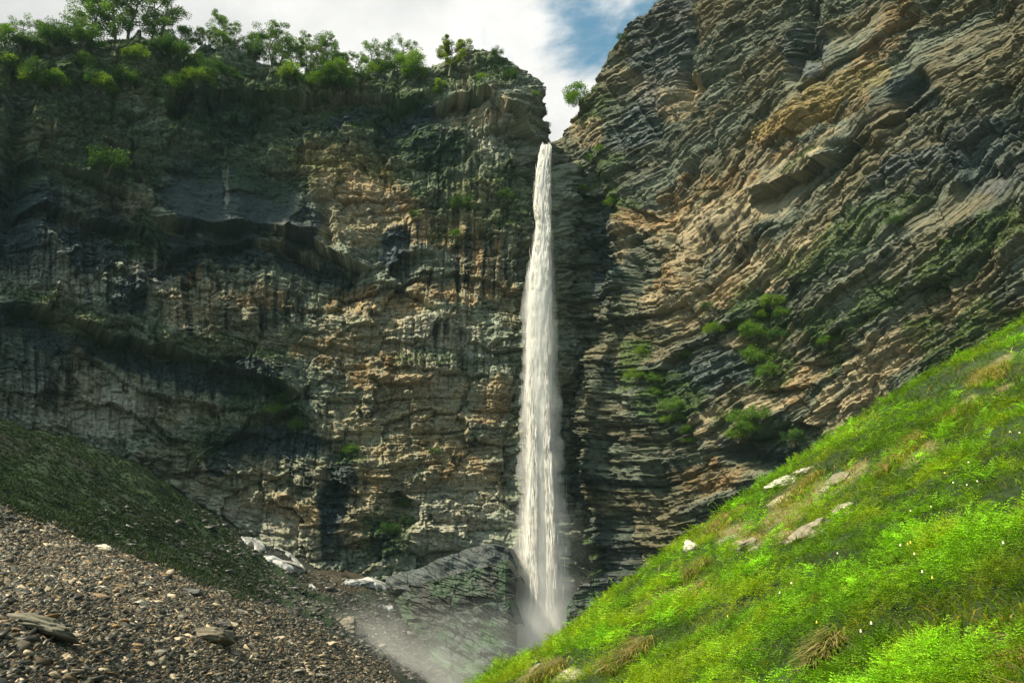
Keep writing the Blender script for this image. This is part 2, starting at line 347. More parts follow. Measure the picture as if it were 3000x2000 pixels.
def shape_right(PX, PY, U, Z):
    wx = PX+60*fbm(PX/260, PY/260, 101)+22*fbm(PX/60, PY/60, 102, 3); wy = PY+60*fbm(PX/260, PY/260, 103)+22*fbm(PX/60, PY/60, 104, 3)
    nz = fbm(PX/45, PY/45, 106, 4)
    d = 3.0*fbm(PX/560, PY/420, 111, 3)+1.5*fbm(PX/200, PY/170, 112, 3)
    q = np.linspace(1500, 3300, 400); sl = .08+.50*ss(1800, 2150, q)
    g = np.interp(PX, q, np.cumsum(sl)*(q[1]-q[0]))
    lowm = ss(950, 1500, PY)
    g2_ = np.interp(PX, q, np.cumsum(.62+0*q)*(q[1]-q[0]))-45
    s = PY+(g+(g2_-g)*(1-ss(250, 1000, PY)))*(1-.35*lowm)
    s = s+24*fbm(PX/420, PY/420, 113, 2)+2.5*fbm(PX/90, PY/90, 114, 2)
    a = PX*.87-PY*.45
    jn = blobs(wx, wy, [(1850, 760, 200, 200, 0), (1800, 1300, 220, 330, 0), (1800, 980, 160, 160, 0)], nz)
    slab = blobs(wx, wy, [(2480, 400, 330, 40, -30), (2200, 640, 200, 34, -33), (2040, 730, 90, 34, -50), (2750, 180, 300, 70, -33), (2450, 160, 220, 50, -33), (2800, 620, 220, 60, -25)], nz*.4)
    b1, r1 = blocks(s, a, 120, 420, 21, 1.2); b2, r2 = blocks(s+2*nz, a, 46, 230, 22, 1.0); b3, r3 = blocks(s, a, 21, 95, 23); b4, r4 = blocks(s+3*nz, a, 8.5, 40, 24, .6)
    v1, q1 = blocks(PX-.16*PY+12*fbm(PX/60, PY/160, 121), PY, 44, 170, 25); v2, q2 = blocks(PX-.12*PY, PY, 16, 50, 26)
    ro = 1-.75*slab
    amp = .25+.9*ss(-.35, .35, fbm(PX/210, PY/150, 115, 3)); am2 = .25+.9*ss(-.35, .35, fbm(PX/120, PY/90, 116, 3))
    f1, g1 = facets(a/170+.2*nz, s/56, 141, 1.7); f2, g2 = facets(a/110, s/19, 145, 1.3); f3, g3 = facets(a/52, s/8.5, 149, 1.2); f4, g4 = facets(a/22, s/4.6, 153, 1)
    b5, _ = blocks(s+.8*nz, a, 4.6, 70, 157, .5)
    r2 = .5*r2+.5*g2; r3 = .5*r3+.5*g3; r4 = .5*g4+.5*_
    d = d+.12*b5+.75*b1+ro*(.75*f1+.45*b2*amp*(1-.5*jn)+.5*f2+.26*b3*am2+.38*f3+.14*b4+.15*f4)+jn*(1.15*v1+.5*v2)+.5*ridge(PX/150+a/300, PY/170, 117, 4)+ro*(.10*fbm(PX/20, PY/20, 131, 3)+.08*fbm(PX/7, PY/7, 132, 2))
    def rl(pts, *k, **kk): return ledge(PX, PY, pts, *k, **kk)
    d = d+rl([(2180, 620), (2400, 480), (2650, 330), (2760, 260)], 4.2, 60, 60, 141, 5)
    d = d+rl([(2250, 560), (2450, 400), (2600, 300)], -1.6, 50, 50, 142, 5)
    d = d+rl([(1640, 560), (1720, 570), (1800, 600), (1950, 640)], 2.6, 70, 60, 143)
    d = d+rl([(1640, 640), (1700, 650), (1760, 650)], 1.8, 90, 40, 144)
    d = d+rl([(1900, 1120), (2050, 1010), (2200, 930), (2330, 850), (2400, 840)], 3.2, 110, 70, 145)
    d = d+rl([(2050, 1330), (2200, 1290), (2300, 1240), (2420, 1240)], 4.0, 110, 60, 146)
    d = d+rl([(2330, 1070), (2450, 1060), (2560, 1000)], 1.8, 60, 60, 147)
    d = d+rl([(2350, 230), (2380, 120), (2400, 60)], 2.5, 60, 60, 148)
    d = d+rl([(2480, 960), (2640, 860), (2800, 800), (2960, 640)], 2.2, 70, 80, 149)
    d = d+rl([(2200, 1150), (2300, 1140), (2420, 1130)], 2., 60, 60, 150)
    d = d+rl([(1640, 960), (1760, 950), (1900, 940)], 1.2, 50, 50, 151)
    d = d+rl([(1640, 1600), (1800, 1590), (2000, 1560)], 1.8, 80, 50, 152)
    d = d+rl([(1650, 1450), (1760, 1500), (1850, 1530)], 1.4, 40, 40, 153)
    d = d+rl([(1640, 1700), (1800, 1700), (1900, 1660)], 2.5, 120, 50, 154)
    c6, p6 = blocks(a+.25*s+6*nz, s, 120, 120, 191, .8); c7, p7 = blocks(a-.2*s+3*nz, s, 44, 42, 193, .8); c8, p8 = blocks(PX-.15*PY+8*nz, s, 260, 500, 195, .5); d = d+ro*(.62*c6+.30*c7)+1.0*c8
    d = d*.82
    # deep clefts
    def cl(x0, y0, x1, y1, w, dep):
        t = np.clip(((PX-x0)*(x1-x0)+(PY-y0)*(y1-y0))/((x1-x0)**2+(y1-y0)**2), 0, 1)
        dd = np.hypot(PX-x0-t*(x1-x0)+7*nz, PY-y0-t*(y1-y0))
        return -dep*np.exp(-(dd/w)**2)
    d = d+cl(2370, 20, 2330, 230, 18, 3)+cl(2370, 150, 2390, 160, 20, 3)+cl(2640, 300, 2700, 240, 24, 3.5)+cl(2320, 470, 2480, 420, 12, 1)+cl(1990, 300, 2030, 60, 16, 2)+cl(1830, 760, 1870, 900, 16, 2)
    d = d+cl(2040, 590, 1950, 700, 12, 1.5)+cl(2160, 1330, 2330, 1380, 30, 3.0)+cl(2000, 230, 2030, 240, 16, 2)
    d = d+2.0*blob(wx, wy, 2150, 620, 110, 60, -35)+1.8*blob(wx, wy, 2000, 760, 60, 90, 20)
    d = d-2.6*blob(wx, wy, 1680, 1000, 60, 900)-2.5*blob(PX, wy, 1630, 1300, 60, 900)
    c = (GREY*.74)+0*PX[..., None]
    c = c*np.clip(1+.40*r2+.40*r3+.30*r4, .25, 3)[..., None]
    c = mixc(c, BROWN, .65*ss(-.2, .4, fbm(a/240, s/70, 171, 4)))
    tan = blobs(wx, wy, [(2350, 480, 170, 45, -32), (2170, 610, 170, 60, -35), (2030, 720, 110, 40, -48), (1960, 650, 160, 60, -10), (1690, 360, 50, 60, -50), (1780, 700, 40, 80, 0), (1690, 540, 40, 18, -20), (2250, 1000, 120, 50, -10), (2480, 1180, 130, 90, -20), (2600, 1060, 140, 60, -20),
                         (2300, 1120, 130, 40, -30), (2100, 1280, 90, 60, -30), (2100, 740, 120, 60, -30), (1900, 240, 60, 80, -60), (2830, 920, 60, 40, 0), (2000, 880, 120, 100, 0), (2250, 780, 260, 70, -25), (1960, 260, 90, 60, -50)], nz)
    c = mixc(c, TAN, .65*tan*(.35+.65*ss(-.4, .4, fbm(a/60, s/16, 173, 3))))
    org = blobs(wx, wy, [(2600, 120, 130, 50, -35), (2330, 340, 150, 50, -35), (2220, 480, 130, 50, -35), (1900, 650, 130, 36, 0), (2150, 1130, 0.1, .1, 0), (2060, 1430, 110, 50, -5), (2150, 860, 80, 40, -10), (2330, 1110, 70, 36, -30), (2020, 560, 110, 40, -35), (1960, 830, 60, 30, 0), (2500, 330, 90, 30, -35)], nz)
    c = mixc(c, ORANGE, .5*org*(.4+.6*ss(-.3, .4, fbm(a/40, s/14, 174, 3))))
    yel = blobs(wx, wy, [(2380, 290, 170, 50, -35), (2560, 230, 80, 50, -30), (2260, 380, 80, 40, -30)], nz)
    c = mixc(c, OCH, .5*yel)
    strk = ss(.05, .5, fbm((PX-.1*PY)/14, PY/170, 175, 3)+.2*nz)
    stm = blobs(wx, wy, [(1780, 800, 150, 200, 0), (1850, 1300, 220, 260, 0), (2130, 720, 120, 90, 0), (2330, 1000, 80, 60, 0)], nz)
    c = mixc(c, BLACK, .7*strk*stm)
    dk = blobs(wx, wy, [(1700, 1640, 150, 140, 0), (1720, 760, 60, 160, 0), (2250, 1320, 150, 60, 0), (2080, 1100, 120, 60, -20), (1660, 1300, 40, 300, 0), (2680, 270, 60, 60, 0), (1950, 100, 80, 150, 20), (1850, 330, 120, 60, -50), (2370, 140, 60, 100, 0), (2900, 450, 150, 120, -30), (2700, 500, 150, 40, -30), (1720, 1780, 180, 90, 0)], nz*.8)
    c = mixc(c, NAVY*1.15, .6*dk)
    snowy = ss(.45, .7, blob(wx, wy, 1700, 545, 46, 14, -25)+.2*nz)
    c = mixc(c, np.array([.6, .58, .52]), .8*snowy)
    dz = np.gradient(Z, axis=1); up = -np.gradient(d, axis=1)/np.maximum(dz, .01)
    gm = blobs(wx, wy, [(2560, 920, 150, 40, -40), (2800, 800, 130, 60, -35), (2940, 700, 90, 80, -40), (2700, 1000, 60, 60, 0), (2630, 640, 120, 26, -20), (2250, 930, 90, 90, 0), (2240, 1060, 70, 70, 0), (2000, 1180, 80, 90, 30), (1890, 1080, 60, 70, 0),
                        (2200, 1260, 120, 50, -10), (2330, 1290, 70, 40, -20), (1740, 560, 60, 90, -20), (1810, 600, 60, 20, 0), (2420, 980, 60, 90, 0), (2500, 700, 200, 60, -20), (2900, 960, 90, 70, -20), (2850, 1010, 130, 40, -30), (1700, 280, 60, 60, 0), (2350, 480, 60, 20, -30), (1760, 470, 60, 30, -30), (1660, 1680, 60, 90, 0)], nz)
    g = np.clip(gm*(.35+.65*ss(-.2, 1.0, up))+.22*ss(1.0, 2.0, up), 0, 1)
    c = mixc(c, MOSS*1.25*(1+.5*nz[..., None]), .85*g)
    wet = np.clip(.7*dk+.4*stm*strk, 0, 1)*(1-g)
    shape_right.g = gm; shape_right.up = up
    return d, c, wet

TOPL = [(-250, 60), (0, 118), (120, 112), (200, 112), (330, 98), (400, 96), (460, 112), (535, 160), (560, 140), (640, 128), (700, 138), (800, 178), (900, 188), (1000, 186), (1100, 190), (1180, 175), (1250, 165), (1300, 160), (1370, 145), (1420, 155), (1460, 175), (1500, 205), (1548, 222), (1568, 255), (1578, 295), (1600, 335), (1614, 368), (1632, 392), (1655, 420)]
BOTL = [(-250, 1330), (0, 1360), (500, 1560), (900, 1790), (1500, 1900), (1640, 1990)]
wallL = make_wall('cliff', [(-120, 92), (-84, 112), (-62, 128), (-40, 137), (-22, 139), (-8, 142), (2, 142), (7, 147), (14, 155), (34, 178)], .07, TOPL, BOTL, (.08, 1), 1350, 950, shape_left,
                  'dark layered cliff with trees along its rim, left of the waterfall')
TOPR = [(1600, 440), (1612, 400), (1625, 375), (1650, 340), (1672, 310), (1680, 270), (1720, 248), (1738, 215), (1760, 190), (1790, 150), (1822, 118), (1850, 85), (1880, 45), (1920, -10), (2000, -90), (2150, -200), (3200, -220), (3700, -220)]
BOTR = [(1590, 2010), (1700, 1960), (2000, 1720), (2400, 1470), (3000, 1120), (3700, 800)]
wallR = make_wall('mountainside', [(-22, 182), (-10, 172), (0, 162), (6, 153), (12, 145), (22, 134), (38, 120), (58, 96), (80, 66), (98, 34)], .13, TOPR, BOTR, (.03, .88), 1450, 1000, shape_right,
                  'tall cliff of tilted rock beds rising right of the waterfall')

# ------------------------------------------------------------------ terrain sheets
def tps(pts):
    P = np.array(pts, float); n = len(P); xy = P[:, :2]/50
    def U(r2): return np.where(r2 > 0, r2*np.log(np.maximum(r2, 1e-12)), 0)
    D = ((xy[:, None]-xy[None])**2).sum(-1); A = np.zeros((n+3, n+3)); A[:n, :n] = U(D)+np.eye(n)*.002
    A[:n, n] = 1; A[:n, n+1:] = xy; A[n, :n] = 1; A[n+1:, :n] = xy.T
    w = np.linalg.solve(A, np.r_[P[:, 2], 0, 0, 0])
    def f(x, y):
        x = np.asarray(x, float)/50; y = np.asarray(y, float)/50
        r = w[n]+w[n+1]*x+w[n+2]*y
        for i in range(n): r = r+w[i]*U((x-xy[i, 0])**2+(y-xy[i, 1])**2)
        return r
    return f
VP = [(0, 2000, 28), (600, 2000, 38), (1050, 2000, 60), (0, 1750, 45), (500, 1750, 60), (850, 1850, 68), (0, 1490, 74), (400, 1640, 78), (800, 1800, 80), (1120, 1975, 80),
      (0, 1290, 104), (300, 1345, 114), (500, 1440, 120), (700, 1590, 126), (900, 1690, 128), (1100, 1735, 130), (1300, 1850, 133), (1500, 1930, 136),
      (300, 1500, 96), (600, 1620, 102), (900, 1750, 108), (1100, 1850, 112), (1350, 2060, 118), (-300, 1600, 60), (-300, 1250, 100)]
vp = [tuple(at(*p)) for p in VP]+[(12, 120, -24), (10, 145, -20), (60, 100, -14), (40, 60, -22), (10, 40, -16), (-4, 30, -10), (-10, 10, -6), (10, 0, -8), (-40, 0, -2), (60, 0, -6), (-150, 60, 30), (-140, 150, 40), (80, 160, -10), (0, 200, -10), (140, 60, 0)]
valley_f = tps(vp)
def screem(px, py):
    line = np.interp(px, [-400, 0, 120, 300, 450, 620, 800, 950, 1130, 1200, 1400], [1420, 1478, 1530, 1600, 1650, 1720, 1790, 1850, 1960, 2050, 2300])
    return ss(-14, 14, py-line+16*fbm(px/40, py/40, 205, 3))
def valley(x, y):
    z = valley_f(x, y); px, py = proj(x, y, z); m = screem(px, py)
    z = z+.5*fbm(x/9, y/9, 201, 4)+(.14*fbm(x/1.2, y/1.2, 202, 3))*m+(1-m)*(1.0*fbm(x/3.5, y/3.5, 203, 4))
    # the scree fan stands a little proud of the slope behind it
    line = np.interp(px, [-400, 0, 120, 300, 450, 620, 800, 950, 1130, 1200, 1400], [1420, 1478, 1530, 1600, 1650, 1720, 1790, 1850, 1960, 2050, 2300])
    return z+1.0*ss(-70, 60, py-line), m
nx, ny = 900, 900
gx = -105+230*np.linspace(0, 1, nx)[:, None]+np.zeros((1, ny)); gy = (4+150*np.linspace(0, 1, ny)**1.25)[None, :]+np.zeros((nx, 1))
gz, gm_ = valley(gx, gy)
n1 = fbm(gx/2.5, gy/2.5, 211, 4); n2 = fbm(gx/14, gy/10, 212, 4); n3 = fbm(gx/.7, gy/.7, 213, 3)
gpx, gpy = proj(gx, gy, gz)
c = np.array([.03, .027, .02])*(1+.35*n3[..., None])  # scree ground: shade of the gaps between stones put into the colour
c2 = np.array([.014, .032, .009])*(1+.6*n1[..., None])  # turf slope: shade at the cliff foot put into the dark green
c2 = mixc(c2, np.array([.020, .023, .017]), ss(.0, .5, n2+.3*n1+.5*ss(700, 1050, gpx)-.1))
c2 = mixc(c2, np.array([.05, .036, .02]), .7*ss(.35, .7, blob(gpx, gpy, 990, 1700, 130, 45)+.2*n1))
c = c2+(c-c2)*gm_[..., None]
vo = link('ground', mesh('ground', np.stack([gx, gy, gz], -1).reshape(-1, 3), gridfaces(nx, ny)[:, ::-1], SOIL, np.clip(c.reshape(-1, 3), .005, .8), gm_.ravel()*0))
tag(vo, 'valley floor and turf slope under the cliff, shade painted into its colour', kind='structure')

# ---- scatter helper: many copies of one small shape as one mesh
def rotm(n, tiltmax, yaw=None, r=rng):
    yaw = r.random(n)*6.283 if yaw is None else yaw
    t = r.random(n)*tiltmax; ax = r.random(n)*6.283
    cy, sy = np.cos(yaw), np.sin(yaw)
    Rz = np.zeros((n, 3, 3)); Rz[:, 0, 0] = cy; Rz[:, 0, 1] = -sy; Rz[:, 1, 0] = sy; Rz[:, 1, 1] = cy; Rz[:, 2, 2] = 1
    kx, ky = np.cos(ax), np.sin(ax); c, s = np.cos(t), np.sin(t)
    Rt = np.zeros((n, 3, 3))
    Rt[:, 0, 0] = c+kx*kx*(1-c); Rt[:, 0, 1] = kx*ky*(1-c); Rt[:, 0, 2] = ky*s
    Rt[:, 1, 0] = kx*ky*(1-c); Rt[:, 1, 1] = c+ky*ky*(1-c); Rt[:, 1, 2] = -kx*s
    Rt[:, 2, 0] = -ky*s; Rt[:, 2, 1] = kx*s; Rt[:, 2, 2] = c
    return Rt@Rz
def scatter(BV, BF, pos, M, sc):
    """BV (k,3) or (n,k,3)"""
    n = len(pos); BV = np.asarray(BV, float); k = BV.shape[-2]
    if BV.ndim == 2: BV = np.broadcast_to(BV, (n, k, 3))
    sc = np.asarray(sc, float); sc = sc[:, None, None] if sc.ndim == 1 else sc[:, None, :]
    V = np.einsum('nij,nkj->nki', M, BV*sc)+pos[:, None, :]
    Fs = [(np.asarray(f)[None]+(np.arange(n)*k)[:, None, None]).reshape(-1, np.asarray(f).shape[1]) for f in BF]
    return V.reshape(-1, 3), Fs, k
def slab_base(n, r=rng, thick=.085):
    """irregular flat stones with broken edges: 7-gon top and bottom rings"""
    k = 4; a = np.arange(k)/k*6.283+r.random((n, k))*1.1
    rad = .5*(.65+.5*r.random((n, k))); el = .55+.45*r.random((n, 1))
    X = np.cos(a)*rad; Y = np.sin(a)*rad*el
    t = thick*(.5+r.random((n, 1)))
    top = np.stack([X*.96, Y*.96, t*(.6+.8*r.random((n, k)))], -1); bot = np.stack([X, Y, -t*(.5+.6*r.random((n, k)))], -1)
    V = np.concatenate([top, bot], 1)
    q = [[i, k+i, k+(i+1) % k, (i+1) % k] for i in range(k)]; cap = [list(range(k))]; cb = [list(range(2*k-1, k-1, -1))]
    V = V*np.array([1.35, .9, 1])
    return V, [np.array(q), np.array(cap), np.array(cb)]
# scree stones
def view_sample(n, f, yr, pxr, pyr, power=2.0, r=rng):
    """points on a height sheet spread so that near ground is as well covered as far ground"""
    out = []
    Y = (yr[0]**(1-power)+(yr[1]**(1-power)-yr[0]**(1-power))*r.random(n))**(1/(1-power)) if power != 1 else yr[0]*(yr[1]/yr[0])**r.random(n)
    t = pxr[0]+(pxr[1]-pxr[0])*r.random(n); x = (t-1500)/F*Y*1.02
    z = f(x, Y); px, py = proj(x, Y, z)
    k = (py > pyr[0]) & (py < pyr[1]); return x[k], Y[k], z[k], px[k], py[k]
x, y, z, px, py = view_sample(480000, lambda a, b: valley(a, b)[0], (24, 95), (-200, 1400), (1380, 2150), 1.15)
k = screem(px, py) > .06; x, y, z, px, py = [v[k] for v in (x, y, z, px, py)]
n = len(x); SV, SF = slab_base(n)
size = np.clip(.155*np.exp(.5*rng.standard_normal(n)), .06, .9)*(.75+.3*y/50)
size *= 1+.35*ss(200, -200, px)
M = rotm(n, .9, np.where(rng.random(n) < .7, .5*rng.standard_normal(n), 6.283*rng.random(n)))
V, Fs, kk = scatter(SV, SF, np.stack([x, y, z+.02], 1), M, size)
q_ = rng.random((n, 1)); base = np.where(q_ < .08, np.array([[.42, .34, .22]]), np.where(q_ < .22, np.array([[.19, .13, .065]]), np.where(q_ < .45, np.array([[.15, .13, .09]]), np.array([[.045, .045, .034]]))))
cc = base*(.55+.8*rng.random((n, 1)))
o = link('scree', mesh('scree', V, Fs, SCREE, np.repeat(cc, kk, 0)))
tag(o, 'loose flat stones covering the brown scree slope', kind='stuff')
nr = 2200                                            # scattered rubble on the slope with the painted shade
x, y, z, px, py = view_sample(45000, lambda a, b: valley(a, b)[0], (80, 134), (100, 1500), (1480, 1990), 1.1)
k = (screem(px, py) < .5) & (rng.random(len(x)) < ss(300, 1000, px)*.5+.05); x, y, z = x[k], y[k], z[k]; n = len(x)
SV, SF = slab_base(n); V, Fs, kk = scatter(SV, SF, np.stack([x, y, z], 1), rotm(n, .5), np.clip(.3*np.exp(.65*rng.standard_normal(n)), .12, 1.8))
o = link('rubble', mesh('rubble', V, Fs, SCREE, np.repeat(np.array([[.13, .12, .10]])*(.4+rng.random((n, 1))), kk, 0))); tag(o, 'dark rubble strewn over the shade-coloured ground below the cliff', kind='stuff')

# ---- individual boulders and slabs on the scree
def boulder(name, px, py, Y, size, flat, seed, colr, label, cat='boulder', group=None, fz=None, yaw=0, tilt=(0, 0), n=44, wet=0):
    r = np.random.default_rng(seed)
    p = at(px, py, Y) if fz is None else np.array(fz)
    th = np.linspace(0, 2*math.pi, n*2, endpoint=False)[:, None]; ph = np.linspace(0, math.pi, n)[None, :]
    X = np.cos(th)*np.sin(ph); Yy = np.sin(th)*np.sin(ph); Z = np.cos(ph)+0*th
    # cut by random planes -> facets
    for i in range(14):
        a = r.normal(size=3); a[2] *= .8; a /= np.linalg.norm(a); dd = .55+.3*r.random()
        q = np.maximum(X*a[0]+Yy*a[1]+Z*a[2]-dd, 0); X = X-q*a[0]; Yy = Yy-q*a[1]; Z = Z-q*a[2]
    q = 1+.16*fbm(X*2.2+seed, Z*4+Yy*1.5, seed, 5)+.07*facets(X*3+seed+Yy*2, Z*6, seed)[0]
    q[:, 0] = 1; q[:, -1] = 1
    V = np.stack([X*q*size[0], Yy*q*size[1], Z*q*size[2]], -1)
    nn = V.shape[0]; F4 = []
    idx = np.arange(nn*n).reshape(nn, n); i2 = np.roll(idx, -1, 0)
    F4 = np.stack([idx[:, :-1], idx[:, 1:], i2[:, 1:], i2[:, :-1]], -1).reshape(-1, 4)
    V = V.reshape(-1, 3)
    cn = np.asarray(colr)[None]*(1+.45*fbm(V[:, 0]/size[0]*3+5, V[:, 2]/size[2]*2+V[:, 1], seed+3, 4))[:, None]
    m = mesh(name, V, F4, SCREE, np.clip(cn, .01, .8), np.full(len(V), wet))
    o = link(name, m); o.location = [float(v) for v in p]; o.rotation_euler = (tilt[0], tilt[1], yaw)
    return tag(o, label, cat, group)
def seat(px, py, f, lo=24, hi=135):
    """first point of the ground the line of sight meets"""
    Y = np.linspace(lo, hi, 1500); rx, ry, rz = ray(px, py); X = rx*Y/ry; Z = CH+rz*Y/ry
    g = f(X, Y); k = np.nonzero(g > Z)[0]; i = k[0] if len(k) else len(Y)-1
    return np.array([X[i], Y[i], g[i]])
vf = lambda a, b: valley(a, b)[0]
BB = [(115, 1860, (2.4, 1.3, .5), (.15, .14, .105), 'big pale-topped boulder with a black underside in the lower left scree'),
      (625, 1885, (1.4, .8, .4), (.16, .14, .10), 'low grey slab leaning over a dark gap in the middle of the scree'),
      (560, 1742, (.75, .5, .28), (.10, .10, .09), 'dark blocky stone near the upper edge of the scree'),
      (135, 1815, (.9, .6, .14), (.24, .15, .06), 'flat ochre slab lying just above the big boulder'),
      (325, 1838, (.62, .45, .12), (.24, .16, .07), 'square tan slab right of the big boulder'),
      (365, 1856, (.7, .35, .08), (.32, .24, .15), 'thin buff slab beside the square tan slab'),
      (90, 1744, (.75, .4, .12), (.22, .15, .08), 'brown slab alone on the upper left scree'),
      (320, 1972, (.55, .4, .08), (.22, .14, .06), 'dark ochre plate at the bottom edge of the scree'),
      (215, 1965, (.45, .35, .08), (.45, .38, .28), 'pale cream plate at the bottom edge left of the ochre plate'),
      (600, 1980, (.5, .35, .1), (.38, .28, .18), 'pinkish pale plate at the bottom centre of the scree'),
      (540, 1835, (.5, .35, .12), (.24, .16, .07), 'small tan block in the middle of the scree'),
      (445, 1882, (.55, .35, .1), (.30, .24, .17), 'light grey slab tilted below the tan block'),
      (300, 1610, (.5, .4, .25), (.55, .48, .36), 'white stone on the upper edge of the scree'),
      (165, 1608, (.6, .45, .18), (.34, .28, .2), 'pale angular stone high on the left scree'),
      (295, 1728, (.4, .35, .2), (.5, .45, .36), 'cream stone in the middle of the upper scree'),
      (420, 1715, (.45, .3, .15), (.42, .36, .27), 'pale stone just below the top of the scree'),
      (410, 1775, (.42, .4, .2), (.55, .5, .4), 'bright white stone left of the scree centre'),
      (655, 1840, (.6, .45, .3), (.11, .10, .085), 'dark brown block above the low leaning slab')]
for i, (a, b, s, cl_, lb) in enumerate(BB):
    p = seat(a, b, vf); k_ = p[1]/45
    boulder('boulder' if s[0] > 1 else 'flat_stone', 0, 0, 0, [v*k_ for v in s], 0, 50+i, cl_, lb, 'boulder' if s[0] > 1 else 'stone', fz=p+np.array([0, 0, s[2]*(.7 if s[0] > 1 else .35)*k_]), yaw=.3*math.sin(i*3), tilt=(-.5 if s[0] > 1 else -.15, .22*math.cos(i)))
r8 = np.random.default_rng(88); cnt = 0
while cnt < 60:
    a = r8.uniform(20, 1000); b = r8.uniform(1560, 1995)
    if screem(np.array([a]), np.array([b]))[0] < .9: continue
    p = seat(a, b, vf); s = r8.uniform(.3, .62)*p[1]/45; cl_ = [(.36, .29, .2), (.22, .15, .08), (.2, .19, .15)][cnt % 3]
    kd = ['pale buff', 'rusty brown', 'dull grey'][cnt % 3]
    boulder('flat_stone', 0, 0, 0, (s, s*.7, s*.28), 0, 300+cnt, cl_, kd+' flat stone lying loose among the scree', 'stone', kd+' flat stones on the scree', fz=p+np.array([0, 0, s*.1]), yaw=r8.uniform(0, 6), tilt=(r8.uniform(-.35, .2), r8.uniform(-.3, .3)), n=14); cnt += 1
# blurred pale rock in the mist, stones by the snow
for a, b, s, lb in [(1022, 1845, (1.2, .9, 1.0), 'pale block standing in the drifting spray beyond the scree'), (1115, 1900, (1.1, .8, .5), 'small grey rock low in the spray'), (1255, 1858, (1.2, .7, .5), 'light grey rock below the dark wet outcrop')]:
    p = seat(a, b, vf); boulder('boulder', 0, 0, 0, s, 0, int(a), (.2, .18, .14), lb, 'boulder', fz=p+np.array([0, 0, s[2]*.4]))

# ---- wet dark outcrops at the foot of the fall (bedded wedges)
def outcrop(name, poly, Y, depth, label, seed, dip=-.35, colr=(.06, .065, .065), rise=1.0, g=0, rgh=.8):
    """poly: list of (px, ytop, ybottom); front face bulges towards the eye, the top slopes back to the cliff"""
    P = np.array(poly, float); nu, nv = 360, 240
    u = np.linspace(0, 1, nu); px = np.interp(u, np.linspace(0, 1, len(P)), P[:, 0])
    yt = np.interp(px, P[:, 0], P[:, 1]); yb = np.interp(px, P[:, 0], P[:, 2])
    yt = yt+6*fbm(px/25, px*0, seed, 3)
    v = np.linspace(0, 1, nv)
    PX = px[:, None]+0*v[None]; PY = yb[:, None]+(yt-yb)[:, None]*v[None]
    rx, ry, rz = ray(PX, PY)
    b1, _ = blocks(PY-dip*PX+14*fbm(PX/90, PY/50, seed), PX, 34, 210, seed+1); b2, c2 = blocks(PY-dip*PX+9*fbm(PX/60, PY/40, seed+2), PX, 13, 80, seed+2); b3, c3 = blocks(PY-dip*PX, PX, 5, 22, seed+4)
    rnd = np.sin(np.pi*np.clip(u, 0, 1))[:, None]**.5
    f1, h1 = facets(PX/60, (PY-dip*PX)/30, seed+11, 1.3); f2, h2 = facets(PX/22, (PY-dip*PX)/10, seed+15, 1.2)
    YY = Y-depth*(1-v[None]**1.3)*.6*rnd-(.40*b1+.20*b2+.09*b3+.5*f1+.2*f2)*rgh-1.6*fbm(PX/120, PY/80, seed+6, 3)
    t = YY/ry; X = rx*t; Z = CH+rz*t
    back = np.linspace(0, 1, 20)[1:][None]; XB = X[:, -1:]+back*1.5; YB = YY[:, -1:]+back*depth; ZB = Z[:, -1:]+back*rise*depth*.15-2.5*back**2
    V = np.stack([np.concatenate([X, XB], 1), np.concatenate([YY, YB], 1), np.concatenate([Z, ZB], 1)], -1).reshape(-1, 3)
    cn = np.asarray(colr)[None, None]*(1+.35*c2+.3*c3)[..., None]
    cn = mixc(cn, MOSS*np.array([.7, 1.3, 1.2]), g*ss(-.2, .4, fbm(PX/40, PY/60, seed+8, 3)))
    cn = np.concatenate([cn, np.repeat(cn[:, -1:], 19, 1)], 1)
    o = link(name, mesh(name, V, gridfaces(nu, nv+19), ROCK, np.clip(cn.reshape(-1, 3), .005, .6), np.full(len(V), .75)))
    return tag(o, label, 'rock')
outcrop('rock_outcrop', [(1130, 1690, 1720), (1250, 1655, 1730), (1350, 1612, 1740), (1430, 1592, 1720), (1490, 1605, 1760), (1516, 1660, 1800)], 134, 5, 'grey wet slab sloping up to the foot of the waterfall', 501, .5, (.058, .07, .068), rgh=.35)
outcrop('rock_outcrop', [(1140, 1780, 1860), (1200, 1715, 1880), (1300, 1690, 1890), (1400, 1665, 1880), (1480, 1640, 1830), (1512, 1690, 1840)], 129, 7, 'dark bedded rock ledge jutting left of the waterfall foot', 502, .28, (.045, .048, .042), g=.35)
outcrop('rock_outcrop', [(1240, 1900, 2010), (1330, 1800, 2030), (1430, 1770, 2040), (1490, 1760, 2050), (1515, 1830, 2080)], 123, 6, 'green algae-covered wet rock under the dark ledge', 503, .6, (.05, .07, .06), g=.75)
outcrop('rock_outcrop', [(1660, 1780, 2000), (1700, 1710, 2000), (1770, 1690, 1990), (1850, 1710, 1960), (1930, 1680, 1900), (2020, 1620, 1800)], 128, 6, 'dark mossy rock base right of the waterfall behind the meadow edge', 504, -.1, (.05, .055, .05), g=.5)

